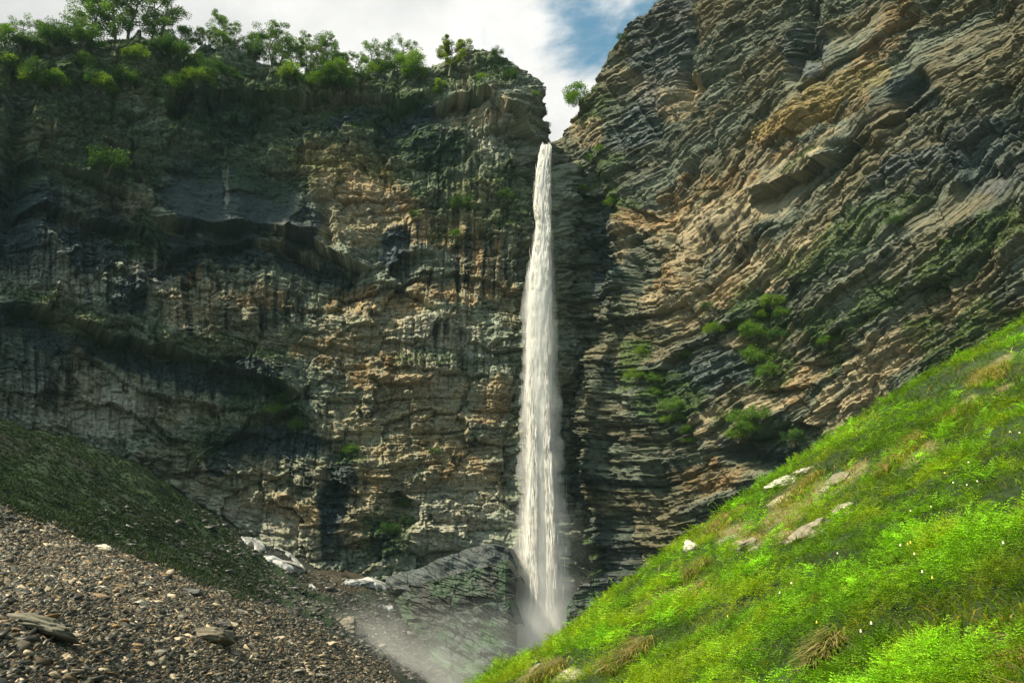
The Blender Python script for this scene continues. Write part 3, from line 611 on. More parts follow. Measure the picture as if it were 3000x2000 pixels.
# ---- old snow
SNOW, nt, p = mat_new('old_snow'); p.inputs['Roughness'].default_value = .6; p.inputs['Subsurface Weight'].default_value = .2; p.inputs['Subsurface Radius'].default_value = (.3, .3, .4)
tc = N(nt, 'ShaderNodeTexCoord'); n_ = N(nt, 'ShaderNodeTexNoise'); n_.inputs['Scale'].default_value = 1.3; n_.inputs['Detail'].default_value = 8
cr = N(nt, 'ShaderNodeValToRGB'); cr.color_ramp.elements[0].position = .35; cr.color_ramp.elements[0].color = (.16, .16, .15, 1); cr.color_ramp.elements[1].position = .6; cr.color_ramp.elements[1].color = (.58, .58, .55, 1)
nt.links.new(tc.outputs['Object'], n_.inputs['Vector']); nt.links.new(n_.outputs['Fac'], cr.inputs[0]); nt.links.new(cr.outputs[0], p.inputs['Base Color'])
def snow(poly, lb, lift=.5, seed=1, wig=5):
    """a thick crust of old snow: outline in the picture laid on the ground, domed and undercut"""
    poly = np.array(poly, float); k = 90
    d_ = np.r_[0, np.cumsum(np.linalg.norm(np.diff(np.vstack([poly, poly[:1]]), axis=0), axis=1))]
    t = np.linspace(0, d_[-1], k, endpoint=False); pc = np.vstack([poly, poly[:1]])
    ex = np.interp(t, d_, pc[:, 0]); ey = np.interp(t, d_, pc[:, 1])
    th = t/d_[-1]*30; ex = ex+wig*fbm(th, th*0, seed, 3); ey = ey+wig*.7*fbm(th, th*0+9, seed, 3)
    cx, cy = ex.mean(), ey.mean(); rings = [0, .3, .6, .85, .97, 1.0, 1.0]; hs = [1, .95, .85, .7, .45, .1, -1.2]
    P0 = []
    for i in range(k):
        P0.append(seat(ex[i], ey[i], vf, 70, 140))
    P0 = np.array(P0); C0 = seat(cx, cy, vf, 70, 140); V = []
    for r_, h in zip(rings, hs):
        q = C0+(P0-C0)*max(r_, .001); q = q.copy(); g = q[:, 2] if r_ > .9 else np.maximum(q[:, 2], valley(q[:, 0], q[:, 1])[0])
        q[:, 2] = g+h*lift*.8+.12+.1*fbm(q[:, 0]*1.5, q[:, 1]*1.5, seed)*(r_ < 1); V.append(q)
    V = np.array(V); m = len(rings); idx = np.arange(m*k).reshape(m, k); j = np.roll(idx, -1, 1)
    F4 = np.stack([idx[:-1], idx[1:], j[1:], j[:-1]], -1).reshape(-1, 4)
    o = link('snow_patch', mesh('snow_patch', V.reshape(-1, 3), F4, SNOW, smooth=True)); return tag(o, lb, 'snow')
snow([(705, 1577), (745, 1580), (775, 1597), (778, 1612), (760, 1621), (758, 1618), (740, 1607), (722, 1597)], 'grey-white snow remnant at the upper end of the bank under the cliff', .5, 1, 3)
snow([(770, 1632), (800, 1633), (815, 1645), (845, 1650), (868, 1655), (895, 1670), (893, 1675), (872, 1679), (835, 1668), (810, 1655), (785, 1643)], 'long broken snow bank below a dark melt hollow at the cliff foot', .5, 2, 3)
snow([(802, 1606), (835, 1614), (862, 1634), (892, 1667), (884, 1664), (858, 1641), (830, 1619)], 'thin curved snow rim above the dark melt hollow', .35, 3, 1.5)
snow([(904, 1716), (914, 1715), (922, 1722), (925, 1725), (910, 1723)], 'tiny isolated snow spot below the long snow bank', .25, 4, 1)
snow([(1107, 1776), (1125, 1781), (1130, 1778), (1152, 1778), (1153, 1789), (1140, 1790), (1126, 1784)], 'small bow-shaped snow patch below the wet slab', .3, 5, 1.5)
snow([(1000, 1712), (1030, 1705), (1075, 1697), (1110, 1690), (1140, 1712), (1175, 1720), (1186, 1738), (1160, 1732), (1100, 1722), (1050, 1716)], 'ragged dirty snow sheet beside the wet slab', .5, 6, 6)
# melt hollow: black rock in the snow bank
p_ = seat(825, 1640, vf, 70, 140); boulder('boulder', 0, 0, 0, (3.4, 1.6, .5), 0, 77, (.015, .018, .02), 'black wet rock in the melt hollow between the snow pieces', 'rock', fz=p_+np.array([-.3, 0, .1]), yaw=-.35, tilt=(0, .42))

# ------------------------------------------------------------------ vegetation
def tube(pts, rad, k=6):
    pts = np.array(pts, float); V = []; n = len(pts)
    for i in range(n):
        t = pts[min(i+1, n-1)]-pts[max(i-1, 0)]; t /= np.linalg.norm(t)+1e-9
        a = np.cross(t, [0.3, .9, .1]); a /= np.linalg.norm(a)+1e-9; b = np.cross(t, a)
        for j in range(k):
            an = j/k*6.283; V.append(pts[i]+rad[i]*(math.cos(an)*a+math.sin(an)*b))
    Fs = [[i*k+j, i*k+(j+1) % k, (i+1)*k+(j+1) % k, (i+1)*k+j] for i in range(n-1) for j in range(k)]
    return np.array(V), np.array(Fs)
def join(parts):
    V = []; Fl = []; o = 0
    for v, f in parts: V.append(v); Fl.append(f+o); o += len(v)
    return np.concatenate(V), np.concatenate(Fl)
def leaves(centers, rads, per, lsize, r, tint, flat=.7):
    nC = len(centers); n = nC*per
    c = np.repeat(centers, per, 0); rr = np.repeat(rads, per)
    q = r.normal(size=(n, 3)); q /= np.linalg.norm(q, axis=1)[:, None]; q *= (r.random((n, 1))**.45); q[:, 2] *= flat
    pos = c+q*rr[:, None]
    BV = np.array([[-.5, 0, 0], [0, -.32, .08], [.5, 0, 0], [0, .32, .08]])
    V, Fs, k = scatter(BV, [np.array([[0, 1, 2], [0, 2, 3]])], pos, rotm(n, 1.3, r=r), lsize*(.6+.8*r.random(n)))
    ct = np.repeat(r.uniform(.75, 1.25, (nC, 1)), per, 0)*r.uniform(.7, 1.35, (n, 1))
    col = np.array(tint)[None]*ct; col[:, 0] *= r.uniform(.75, 1.35, n)
    return V, Fs[0], np.repeat(col, k, 0)
def tree(h, w, seed, tint, dens=1., name='broadleaf_tree', lean=0, bare=.16, lsize=.165):
    r = np.random.default_rng(seed); e = empty(name, (0, 0, 0))
    parts = []; cen = []; rad = []
    ns = r.integers(1, 3)
    for s_ in range(ns):
        off = np.array([r.normal()*.25, r.normal()*.25, 0])*(s_ > 0)*2
        tp = [off+np.array([lean*t*h+.04*h*math.sin(t*5+seed+s_*2), .03*h*math.cos(t*4+seed), t*h*.86-.4]) for t in np.linspace(0, 1, 9)]
        parts.append(tube(tp, np.linspace(.022, .005, 9)*h))
        nb = int(12/ns)+3
        for i in range(nb):
            t = bare+(1-bare)*(i+r.random())/nb; t = min(t, .99); b = np.array([np.interp(t, np.linspace(0, 1, 9), np.array(tp)[:, j]) for j in range(3)])
            an = r.random()*6.283+i*2.4; L_ = w*.5*(math.sin(math.pi*min(1, (t-bare*.6)/(1.02-bare*.6)))**.6+.12)*r.uniform(.6, 1.15)
            dr = np.array([math.cos(an), math.sin(an), r.uniform(.25, .9)]); e_ = b+dr*L_
            mid = b+dr*L_*.5+np.array([0, 0, -.03*h]); parts.append(tube([b, mid, e_], np.array([.009, .006, .003])*h, 5))
            for q in (.45, .75, 1.0):
                if r.random() < .9*dens+.1: cen.append(b+dr*L_*q+r.normal(size=3)*.04*h); rad.append(r.uniform(.06, .12)*h)
        cen.append(np.array(tp[-1])); rad.append(.10*h)
    V, Fv = join(parts); link('trunk', mesh('trunk', V, Fv, BARK), e)
    V, Fl, cl_ = leaves(np.array(cen), np.array(rad), int(125*dens), lsize, r, tint); link('crown', mesh('crown', V, Fl, LEAF, cl_), e)
    return e
def bush(w, h, seed, tint, name='bush', lsize=.17, n=34, per=95):
    r = np.random.default_rng(seed); e = empty(name, (0, 0, 0)); parts = []; cen = []; rad = []
    for i in range(n):
        an = r.random()*6.283; rr = r.random()**.6; e_ = np.array([math.cos(an)*rr*w*.5, math.sin(an)*rr*w*.4, h*(.25+.75*r.random()*(1-.5*rr))])
        cen.append(e_); rad.append(r.uniform(.14, .25)*min(w, h*1.3))
        if i % 4 == 0: parts.append(tube([[0, 0, -.4], e_*.5+np.array([0, 0, .05]), e_*.85], [.03, .02, .008], 5))
    V, Fv = join(parts); link('stem', mesh('stem', V, Fv, BARK), e)
    V, Fl, cl_ = leaves(np.array(cen), np.array(rad), per, lsize, r, tint); link('foliage', mesh('foliage', V, Fl, LEAF, cl_), e)
    return e
G1 = (.085, .175, .038); G2 = (.14, .24, .04); G3 = (.10, .19, .06); G4 = (.16, .22, .025)
used = {}
def put(proto_key, maker, loc, scale=1., rz=0, label='', cat='tree', group=None):
    if proto_key not in used: used[proto_key] = maker(); o = used[proto_key]
    else: o = copy_tree(used[proto_key])
    o.location = [float(v) for v in loc]; o.scale = (scale,)*3; o.rotation_euler = (0, 0, rz)
    for k_ in ('label', 'category', 'group'):
        if k_ in o: del o[k_]
    return tag(o, label, cat, group)
# skyline trees: (px, top of the crown py, kind, label)
T = [(15, 55, 'A', 'faint small tree at the far left end of the rim'), (60, 42, 'B', 'round grey-green tree second along the rim from the left'), (120, 62, 'D', 'rounded yellow-green tree on the left rim'), (190, 62, 'E', 'small tree left of the tall group on the left rim'),
     (235, 30, 'A', 'slanting tree at the left foot of the tall group'), (275, -20, 'C', 'tall dense tree, leftmost of the tall group cut by the frame top'), (330, -55, 'B', 'tall tree second in the group cut by the frame top'), (385, -60, 'C', 'tall tree in the middle of the group cut by the frame top'), (440, -25, 'B', 'tall open tree beside the sky gap in the tall group'), (475, -5, 'A', 'tall thin-leaved tree at the right of the tall group'),
     (527, 58, 'F', 'low pointed tree above the dark gully'), (590, 70, 'F', 'small pointed tree right of the dark gully'), (612, 85, 'E', 'low tree left of the twin-topped tree'), (655, 36, 'C', 'dense twin-topped tree on the rim between two low trees'), (690, 75, 'B', 'low spreading tree right of the twin-topped tree'),
     (748, 75, 'F', 'slim tree on the left of the broad pair'), (792, 66, 'C', 'broad open tree at the centre of the left rim'), (825, 80, 'A', 'thin-twigged tree right of the broad open tree'), (855, 112, 'E', 'low round tree on the rim left of the dark dome tree'), (895, 112, 'D', 'small tree hugging the dark dome tree'), (925, 84, 'C', 'dome-shaped dark tree on the rim'), (972, 120, 'A', 'sparse small tree right of the dome-shaped tree'),
     (1003, 148, 'F', 'tiny sparse tree at the low point of the rim'), (1040, 148, 'E', 'tiny tree next to the blue gap'), (1082, 108, 'B', 'leafy tree on the left of the fenced-off trio'), (1128, 103, 'A', 'middle tree of the open trio on the rim'), (1185, 105, 'B', 'open green tree on the right of the trio'), (1215, 150, 'E', 'low shrub-like tree beside the bare knoll')]
for i, t in enumerate(T):
    if 'trio' in t[3] and 'fenced' in t[3]: T[i] = (t[0], t[1], t[2], 'leafy tree on the left of the open trio on the rim')
proto = {'A': lambda: tree(7, 4.2, 3, G3, .75), 'B': lambda: tree(7, 5, 11, G1, .9), 'C': lambda: tree(7, 5.2, 23, G1, 1.35), 'D': lambda: tree(7, 5.6, 31, G2, 1.6, bare=.1), 'E': lambda: tree(7, 6.4, 47, G3, 1.1, bare=.15), 'F': lambda: tree(7, 3.4, 59, G1, 1.1)}
rr_ = np.random.default_rng(12)
for px, top, kd, lb in T:
    b = on_rim(wallL, px, 4); _, pyb = proj(b[0], b[1], b[2]); h = max(2.4, (pyb-top)/F*b[1]*1.1+.4)*(1.2 if top < 0 else 1)
    put(kd, proto[kd], b-np.array([0, 0, .2]), h/7*1.02, rr_.random()*6, lb, 'tree', 'trees along the rim of the left cliff')
# the lone tree in front of the knoll
b = on_wall(wallL, 1322, 238)[0]+np.array([0, -2.0, .2]); h = (238-88)/F*b[1]*.92
put('L', lambda: tree(7, 5.2, 74, (.16, .25, .04), 2.4, bare=.36), b, h/7, .6, 'lone pale tree with twin trunks in front of the bare knoll', 'tree')
put('L', None, on_wall(wallL, 1290, 290)[0]+np.array([0, -.3, 0]), .42, 2.2, 'small crooked yellow-green tree clinging below the lone tree', 'tree')
# rim scrub: (px,py,width m,kind,label)
S = [(854, 236, 5.5, 'y', 'bright sunlit bush hanging below the rim'), (925, 258, 4.5, 'g', 'mid-green bush right of the bright sunlit one'), (1097, 232, 5, 'y', 'yellow-green bush under the open trio of trees'), (1212, 232, 5.5, 'g', 'wide green bush left of the lone tree'), (1288, 255, 2.4, 'y', 'small glowing yellow bush beside the lone tree'), (1275, 275, 2.2, 'g', 'small bush under the glowing yellow bush'), (1315, 312, 2.6, 'y', 'thin yellow-green bush on the pillar below the lone tree'),
     (1458, 168, 2.6, 'd', 'dark twiggy shrub on the skyline right of the knoll'), (1490, 235, 3.2, 'd', 'olive shrub on the knoll shoulder'), (1412, 240, 2.2, 'y', 'small yellow shrub in the middle of the knoll'), (1568, 275, 1.8, 'g', 'shrub on the vertical edge facing the sky gap'), (1590, 335, 1.8, 'g', 'leafy shrub on the nose of rock above the fall'), (1603, 372, 2., 'g', 'shrub at the bottom of the sky notch'),
     (306, 505, 6.5, 'd', 'large round dark bush alone on the upper left face'), (280, 470, 4, 'd', 'dark bush on top of the large round one'), (840, 1180, 3.6, 'g', 'bush on the edge of the shaded corner left of centre'), (868, 1252, 3, 'g', 'drooping bush below the shaded corner'), (800, 1210, 3., 'g', 'low bush between the turf wedge and the corner'), (1020, 1328, 3, 'g', 'small green bush on the lower banded wall'), (1275, 1328, 2.2, 'd', 'tiny dark bush on the lower banded wall'),
     (1352, 615, 4.5, 'd', 'spreading dark green bush above the orange wall'), (1480, 585, 3.2, 'd', 'dark bush left of the waterfall top'), (1333, 690, 2., 'g', 'tiny bush on top of the orange stain'), (1215, 640, 2.5, 'd', 'low bush left of the orange stain'), (1180, 1480, 3.2, 'd', 'dark bush in the streaked hollow above the wet slab'), (1140, 1560, 3.5, 'd', 'wide dark bush in the hollow above the wet slab'), (1195, 1530, 2.6, 'd', 'third dark bush in the streaked hollow'), (1350, 1095, 2.2, 'd', 'flat green tuft on the middle ledge')]
for i in range(12):                                    # scrub standing along the rim
    a = rr_.uniform(-10, 1230); S.append((a, None, rr_.uniform(3.5, 6), 'gd'[i % 2], None))
for i in range(40):                                    # scrub covering the upper face
    a = rr_.uniform(0, 1250); line = np.interp(a, [0, 400, 535, 700, 900, 1250], [120, 105, 165, 140, 190, 170])
    f_ = rr_.random()**1.4; S.append((a, line+12+f_*(150 if a < 560 else 110), rr_.uniform(3, 5.5), 'gdy'[int(rr_.choice([0, 0, 1, 1, 1, 2]))], None))
bp = {'y': lambda: bush(4, 3, 5, (.14, .26, .03)), 'g': lambda: bush(4, 3, 6, (.10, .21, .03)), 'd': lambda: bush(4, 3, 9, (.045, .11, .028))}
for px, py, w_, kd, lb in S:
    if py is None: p, nn = on_rim(wallL, px, 3), np.zeros(3); p = p-np.array([0, 0, .3])
    else: p, nn = on_wall(wallL, px, py); p = p+nn*((.3+.22*w_) if px < 1540 else -.2)-np.array([0, 0, .35*w_/2])
    lab = lb or {'y': 'yellowish scrub bush', 'g': 'green scrub bush', 'd': 'dark green scrub bush'}[kd]+(' covering the steep ground just below the left rim' if py is not None else ' growing between the tree trunks on the left rim')
    put('b'+kd, bp[kd], p, w_/4, rr_.random()*6, lab, 'bush', None if lb else {'y': 'yellowish', 'g': 'green', 'd': 'dark'}[kd]+(' scrub under the left rim' if py is not None else ' scrub on top of the left rim'))
SR = [(1700, 275, 4.2, 'g', 'tall leafy bush on the right shoulder of the sky notch'), (1688, 300, 3, 'g', 'low half of the greenery on the right shoulder of the notch'), (1828, 113, 1.5, 'd', 'tiny dark shrub on the skyline of the right cliff'), (1762, 440, 1.6, 'g', 'small ivy-like plant right of the fall top'), (1740, 470, 1.8, 'g', 'small plant on the streak right of the fall top'), (1700, 500, 2.2, 'g', 'bright creeper right of the waterfall top'), (1690, 510, 1.6, 'g', 'leafy sprig beside the bright creeper'), (1722, 555, 1.8, 'y', 'yellow-green hanging plant, upper'), (1733, 592, 1.8, 'y', 'yellow-green hanging plant, lower'), (1800, 595, 2.2, 'g', 'low plant on the ledge right of the hanging ones'),
      (2270, 890, 3.2, 'y', 'topmost bush of the green column on the right cliff'), (2300, 920, 2.6, 'g', 'darker bush beside the topmost one'), (2228, 930, 3, 'y', 'yellowish bush under the topmost one'), (2225, 975, 4, 'g', 'full bush in the middle of the green column'), (2290, 985, 3, 'd', 'dark bush right of the full bush'), (2240, 1050, 4.6, 'g', 'large bright bush at the foot of the green column'), (2255, 1090, 3.2, 'g', 'lower half bush under the large bright one'), (2165, 945, 2.6, 'y', 'thin bush left of the green column'), (2105, 970, 2.8, 'y', 'bush on the ledge left of the thin one'),
      (2028, 1042, 2.8, 'g', 'isolated green bush in the middle of the right cliff'), (1888, 1033, 2.2, 'y', 'bright little bush nearest the fall at mid height'), (1881, 1103, 3, 'y', 'yellow-green bush under the bright little one'), (1936, 1112, 2.4, 'g', 'upper bush of the slanting green chain'), (1948, 1150, 2.8, 'g', 'second bush of the slanting green chain'), (1977, 1190, 3.4, 'g', 'third and fullest bush of the slanting green chain'), (2005, 1222, 2.8, 'g', 'fourth bush of the slanting green chain'), (1965, 1230, 2, 'y', 'pale bush at the end of the slanting chain'), (2028, 1262, 2.6, 'g', 'bush below the slanting chain'), (2025, 1290, 2, 'y', 'lowest tuft under the slanting chain'),
      (2180, 1225, 3.4, 'g', 'left half of the wide bush over the dark cave'), (2240, 1215, 3.6, 'g', 'right half of the wide bush over the dark cave'), (2210, 1255, 3.4, 'g', 'drooping centre of the wide bush over the dark cave'), (2175, 1275, 3., 'y', 'yellow grass-like fringe left of the dark cave'), (2225, 1290, 2.4, 'd', 'dark tuft hanging into the cave'), (2335, 1285, 3.2, 'd', 'dark shrub right of the dark cave'), (2345, 1270, 2, 'g', 'small shrub above the dark one by the cave'),
      (2628, 652, 2.4, 'd', 'small dark tuft high on the right cliff'), (2080, 900, 2., 'd', 'small dark bush on the pale slab'), (2425, 1000, 2.6, 'g', 'green tuft in the cleft right of the column')]
for px, py, w_, kd, lb in SR:
    p, nn = on_wall(wallR, px, py); s_ = p[1]/F*w_*18/4*.95; s_ *= 1.25; p = p+nn*(.3+1.1*s_)-np.array([0, 0, 1.2*s_])
    put('b'+kd, bp[kd], p, s_, rr_.random()*6, lb, 'bush')
# turf hanging on the ledges (uncountable tufts)
def turf(wall, shp, n, seed, name, tint, lab, size, thr=.45):
    r = np.random.default_rng(seed); g = shp.g; up = shp.up
    pr = (g*(.15+ss(.0, 1.2, up))+.10*ss(.9, 1.8, up)).ravel().astype(float)
    pr /= pr.sum(); idx = r.choice(len(pr), n, p=pr); i, j = np.unravel_index(idx, g.shape)
    P = wall.G[i, j]+r.normal(size=(n, 3))*.08; nr_ = np.stack([wall.n[0][i], wall.n[1][i], 0*i], 1); P = P+nr_*.05
    # each tuft: 4 arching blades
    V4 = []
    for q in range(5):
        a = q*1.256+.3; c_, s__ = math.cos(a), math.sin(a)
        V4 += [[-s__*.12, c_*.12, 0], [s__*.12, -c_*.12, 0], [c_*.55, s__*.55, .75]]
    V4 = np.array(V4); F4 = np.arange(15).reshape(5, 3)
    V, Fs, k_ = scatter(V4, [F4], P, rotm(n, .7, r=r), size*(.5+r.random(n)))
    c_ = np.array(tint)[None]*r.uniform(.6, 1.5, (n, 1)); c_[:, 0] *= r.uniform(.8, 1.6, n)
    o = link(name, mesh(name, V, Fs, LEAF, np.repeat(c_, k_, 0))); tag(o, lab, kind='stuff')
turf(wallL, shape_left, 30000, 5, 'ledge_grass', (.045, .095, .022), 'grass and moss tufts on the ledges of the left cliff', .32)
turf(wallR, shape_right, 22000, 6, 'ledge_grass', (.085, .125, .022), 'grass tufts on the ledges of the right cliff', .26)
# turf on the slope; its dark colour stands in for cliff shade
x, y, z, px, py = view_sample(150000, vf, (60, 136), (-200, 1250), (1230, 1760), 1.0)
k = (screem(px, py) < .8) & (fbm(x/3, y/3, 220, 4)-.9*ss(600, 1000, px)+.75-.6*rng.random(len(x)) > 0); x, y, z = x[k], y[k], z[k]; n = len(x)
V4 = []
for q in range(5):
    a = q*1.256+.3; c_, s_ = math.cos(a), math.sin(a); V4 += [[-s_*.14, c_*.14, 0], [s_*.14, -c_*.14, 0], [c_*.6, s_*.6, .6]]
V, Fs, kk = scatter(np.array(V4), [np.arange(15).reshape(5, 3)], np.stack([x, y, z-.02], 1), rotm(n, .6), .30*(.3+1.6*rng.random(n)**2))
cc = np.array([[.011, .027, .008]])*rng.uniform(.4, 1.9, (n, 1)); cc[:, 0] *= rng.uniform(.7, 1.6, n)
tag(link('turf', mesh('turf', V, Fs, LEAF, np.repeat(cc, kk, 0))), 'short turf on the slope above the scree, shade painted into its colour', kind='stuff')

# ------------------------------------------------------------------ the green hillside in front
HC = [(3000, 2000, 4), (2500, 2000, 5.6), (2000, 2000, 8.2), (1480, 1985, 12.8), (3000, 1500, 9), (2500, 1500, 13), (2200, 1700, 13), (1900, 1850, 12.5), (2700, 1250, 17.5), (3000, 1200, 17.5), (2250, 1560, 17)]
CR = [(3000, 958, 27), (2800, 1075, 26), (2600, 1188, 25), (2420, 1318, 24), (2320, 1395, 23), (2200, 1455, 22), (2080, 1545, 20.8), (1960, 1645, 19.5), (1830, 1745, 18), (1700, 1862, 16.5), (1600, 1925, 15), (1500, 1965, 13.8)]
hp = [tuple(at(*p)) for p in HC]+[tuple(at(*p)) for p in CR]
for p in CR:
    q = at(*p); hp.append((q[0]-2.5, q[1]+6, q[2]-3.2)); hp.append((q[0]-8, q[1]+18, q[2]-13))
hp += [(0, 0, 0), (-3, 0, -1.5), (-4, 8, -3.4), (4, 0, 1.9), (-8, 20, -9), (12, 2, 5.6), (22, 12, 11), (30, 26, 15.5), (-12, 8, -7), (38, 48, 4), (0, -6, -.6)]
hill_f = tps(hp)
def hill(x, y):
    dd = np.hypot(x, y)
    return hill_f(x, y)+(.20*fbm(x/2.2, y/2.2, 301, 3)+.09*fbm(x/.6, y/.6, 302, 3))*ss(2, 8, dd)
STRAW = [(2000, 1750, 105, 34, -15), (1850, 1915, 26, 50, 25), (2160, 1555, 60, 22, -28), (2330, 1480, 130, 42, -35), (2480, 1400, 90, 22, -38), (2830, 1190, 46, 16, -50), (2900, 1090, 90, 20, -38), (2700, 1330, 60, 24, -35), (2930, 1150, 50, 14, -35), (2250, 1580, 150, 18, -8), (2660, 1350, 30, 20, -40), (2420, 1930, 100, 14, -20), (2950, 1960, 80, 40, -30), (2100, 1540, 30, 40, 40), (1600, 1960, 60, 20, -20), (1640, 1895, 60, 12, -20)]
PATHS = [(1575, 1975, 34, 26, -50), (1650, 1900, 50, 6, -18), (2140, 1590, 40, 9, 0), (2190, 1604, 36, 9, 0), (2360, 1570, 70, 9, -18), (2405, 1545, 26, 8, -45), (2440, 1420, 50, 8, -28), (2475, 1500, 36, 10, -10), (1660, 1975, 40, 16, -10), (2300, 1455, 60, 7, -25)]
def pmask(px, py, lst, nz): return np.max(np.stack([ss(.3, .6, blob(px, py, *t)+.3*nz) for t in lst]), 0)
nx, ny = 620, 620
hx = (-16+56*np.linspace(0, 1, nx))[:, None]+np.zeros((1, ny)); hy = (-5+58*np.linspace(0, 1, ny)**1.15)[None, :]+np.zeros((nx, 1))
hz = hill(hx, hy); hpx, hpy = proj(hx, hy, hz); n1 = fbm(hx/.5, hy/.5, 311, 4); n2 = fbm(hx/3, hy/3, 312, 3)
infr = (hy > 2)
c = np.array([.025, .045, .012])*(1+.5*n1[..., None]); c = mixc(c, np.array([.22, .18, .09]), .7*pmask(hpx, hpy, STRAW, n1)*infr); c = mixc(c, np.array([.42, .36, .27]), .95*pmask(hpx, hpy, PATHS, n1)*infr)
ho = link('hillside', mesh('hillside', np.stack([hx, hy, hz], -1).reshape(-1, 3), gridfaces(nx, ny)[:, ::-1], SOIL, np.clip(c.reshape(-1, 3), .01, .8), hx.ravel()*0, smooth=True)); tag(ho, 'steep green meadow hillside in the foreground', kind='structure')
def frond():
    """one leafy sprig: a stem with paired leaflets"""
    V = []; Fs = []
    for i in range(4):
        t = .15+.85*i/3; w_ = .30*(1-.75*t)+.05
        for s_ in (-1, 1):
            b = len(V); V += [[t, 0, .28*t-.30*t*t], [t+.10, s_*w_*.45, .28*t-.30*t*t+.05], [t+.16, s_*w_, .28*t-.30*t*t-.01], [t+.02, s_*w_*.55, .28*t-.30*t*t+.03]]; Fs += [[b, b+1, b+2], [b, b+2, b+3]]
    return np.array(V), np.array(Fs)
FV, FF = frond()
clumpn = lambda x, y: fbm(x/.5, y/.5, 321, 3)
def hill_pts(n, seed, y0=2.2, y1=46):
    r = np.random.default_rng(seed)
    d = y0*(y1/y0)**(r.random(n)**.85); a = r.uniform(-.40, .70, n); x = d*np.sin(a); y = d*np.cos(a); z = hill(x, y); px, py = proj(x, y, z)
    return r, x, y, z, px, py
def up_rot(n, r, lo, hi):
    """yaw, then pitch the sprig up from lying flat"""
    yaw = r.random(n)*6.283; pt = r.uniform(lo, hi, n); cy, sy, cp, sp = np.cos(yaw), np.sin(yaw), np.cos(pt), np.sin(pt)
    M = np.zeros((n, 3, 3)); M[:, 0, 0] = cy*cp; M[:, 0, 1] = -sy; M[:, 0, 2] = -cy*sp; M[:, 1, 0] = sy*cp; M[:, 1, 1] = cy; M[:, 1, 2] = -sy*sp; M[:, 2, 0] = sp; M[:, 2, 2] = cp
    return M
def cover(n, seed, kind):
    r, x, y, z, px, py = hill_pts(n, seed); nn = fbm(x/.5, y/.5, 311, 4); st = pmask(px, py, STRAW, nn); pa = pmask(px, py, PATHS, nn)
    big = fbm(x/2.6, y/2.6, 331, 3); cl_ = clumpn(x, y)
    fine = fbm(x/.35, y/.35, 341, 3)
    if kind == 'frond':
        dens = (1-st*.75)*(1-pa)*(.55+.45*ss(-.35, .25, cl_))
        k = r.random(n) < dens; x, y, z, px, big, cl_, fine, py = [v[k] for v in (x, y, z, px, big, cl_, fine, py)]; n = len(x)
        s = (.07+.06*r.random(n))*(.55+.45*ss(4, 13, np.hypot(x, y)))*(.8+.5*ss(-.2, .5, cl_))*(1+.5*ss(8, 25, np.hypot(x, y)))
        h = .17*ss(-.3, .5, cl_)*(r.random(n)**.6)*(.5+ss(-.3, .3, fine))
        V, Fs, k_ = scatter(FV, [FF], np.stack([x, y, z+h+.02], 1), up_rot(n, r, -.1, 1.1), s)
        c = np.array([.175, .37, .012])[None]*r.uniform(.35, 1.4, (n, 1))*((.6+5*h)*(.62+.7*ss(-.35, .35, cl_)))[:, None]  # light on the tops and shade in the gaps put into leaf colour
        yl = ss(.0, .45, fbm(x/.8, y/.8, 351, 3)+.35*fine+.35*ss(2500, 1700, px)-.10)
        c = c+(np.array([.36, .47, .015])*r.uniform(.6, 1.3, (n, 1))-c)*(yl*.75)[:, None]
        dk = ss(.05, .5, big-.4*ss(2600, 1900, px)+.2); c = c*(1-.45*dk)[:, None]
        return V, Fs, np.repeat(c, k_, 0)
    if kind == 'blade':
        dens = np.clip(.22+.5*ss(.1, .5, -cl_)+.5*st, 0, 1)*(1-pa)
        k = r.random(n) < dens; x, y, z, st, px = [v[k] for v in (x, y, z, st, px)]; n = len(x)
        w_ = .035; BV = np.array([[0, -w_, 0], [0, w_, 0], [.35, -w_*.8, .42], [.35, w_*.8, .42], [.95, 0, .55]]); BF = np.array([[0, 1, 3], [0, 3, 2], [2, 3, 4]])
        s = (.10+.12*r.random(n))*(1+.5*ss(8, 25, np.hypot(x, y)))
        yaw = np.where(r.random(n) < .6, 3.6+.7*r.standard_normal(n), r.random(n)*6.283)
        V, Fs, k_ = scatter(BV, [BF], np.stack([x, y, z], 1), rotm(n, .35, yaw, r), s)
        c = np.array([.14, .25, .02])[None]*r.uniform(.4, 1.4, (n, 1)); sw = (st+.15 > r.random(n))
        c = np.where(sw[:, None], np.array([[.42, .33, .12]])*r.uniform(.6, 1.3, (n, 1)), c)
        return V, Fs, np.repeat(c, k_, 0)
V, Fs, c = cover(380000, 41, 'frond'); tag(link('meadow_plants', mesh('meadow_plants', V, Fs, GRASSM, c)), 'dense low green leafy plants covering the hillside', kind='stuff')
V, Fs, c = cover(90000, 42, 'blade'); tag(link('grass', mesh('grass', V, Fs, GRASSM, c)), 'green and straw-coloured grass blades on the hillside', kind='stuff')
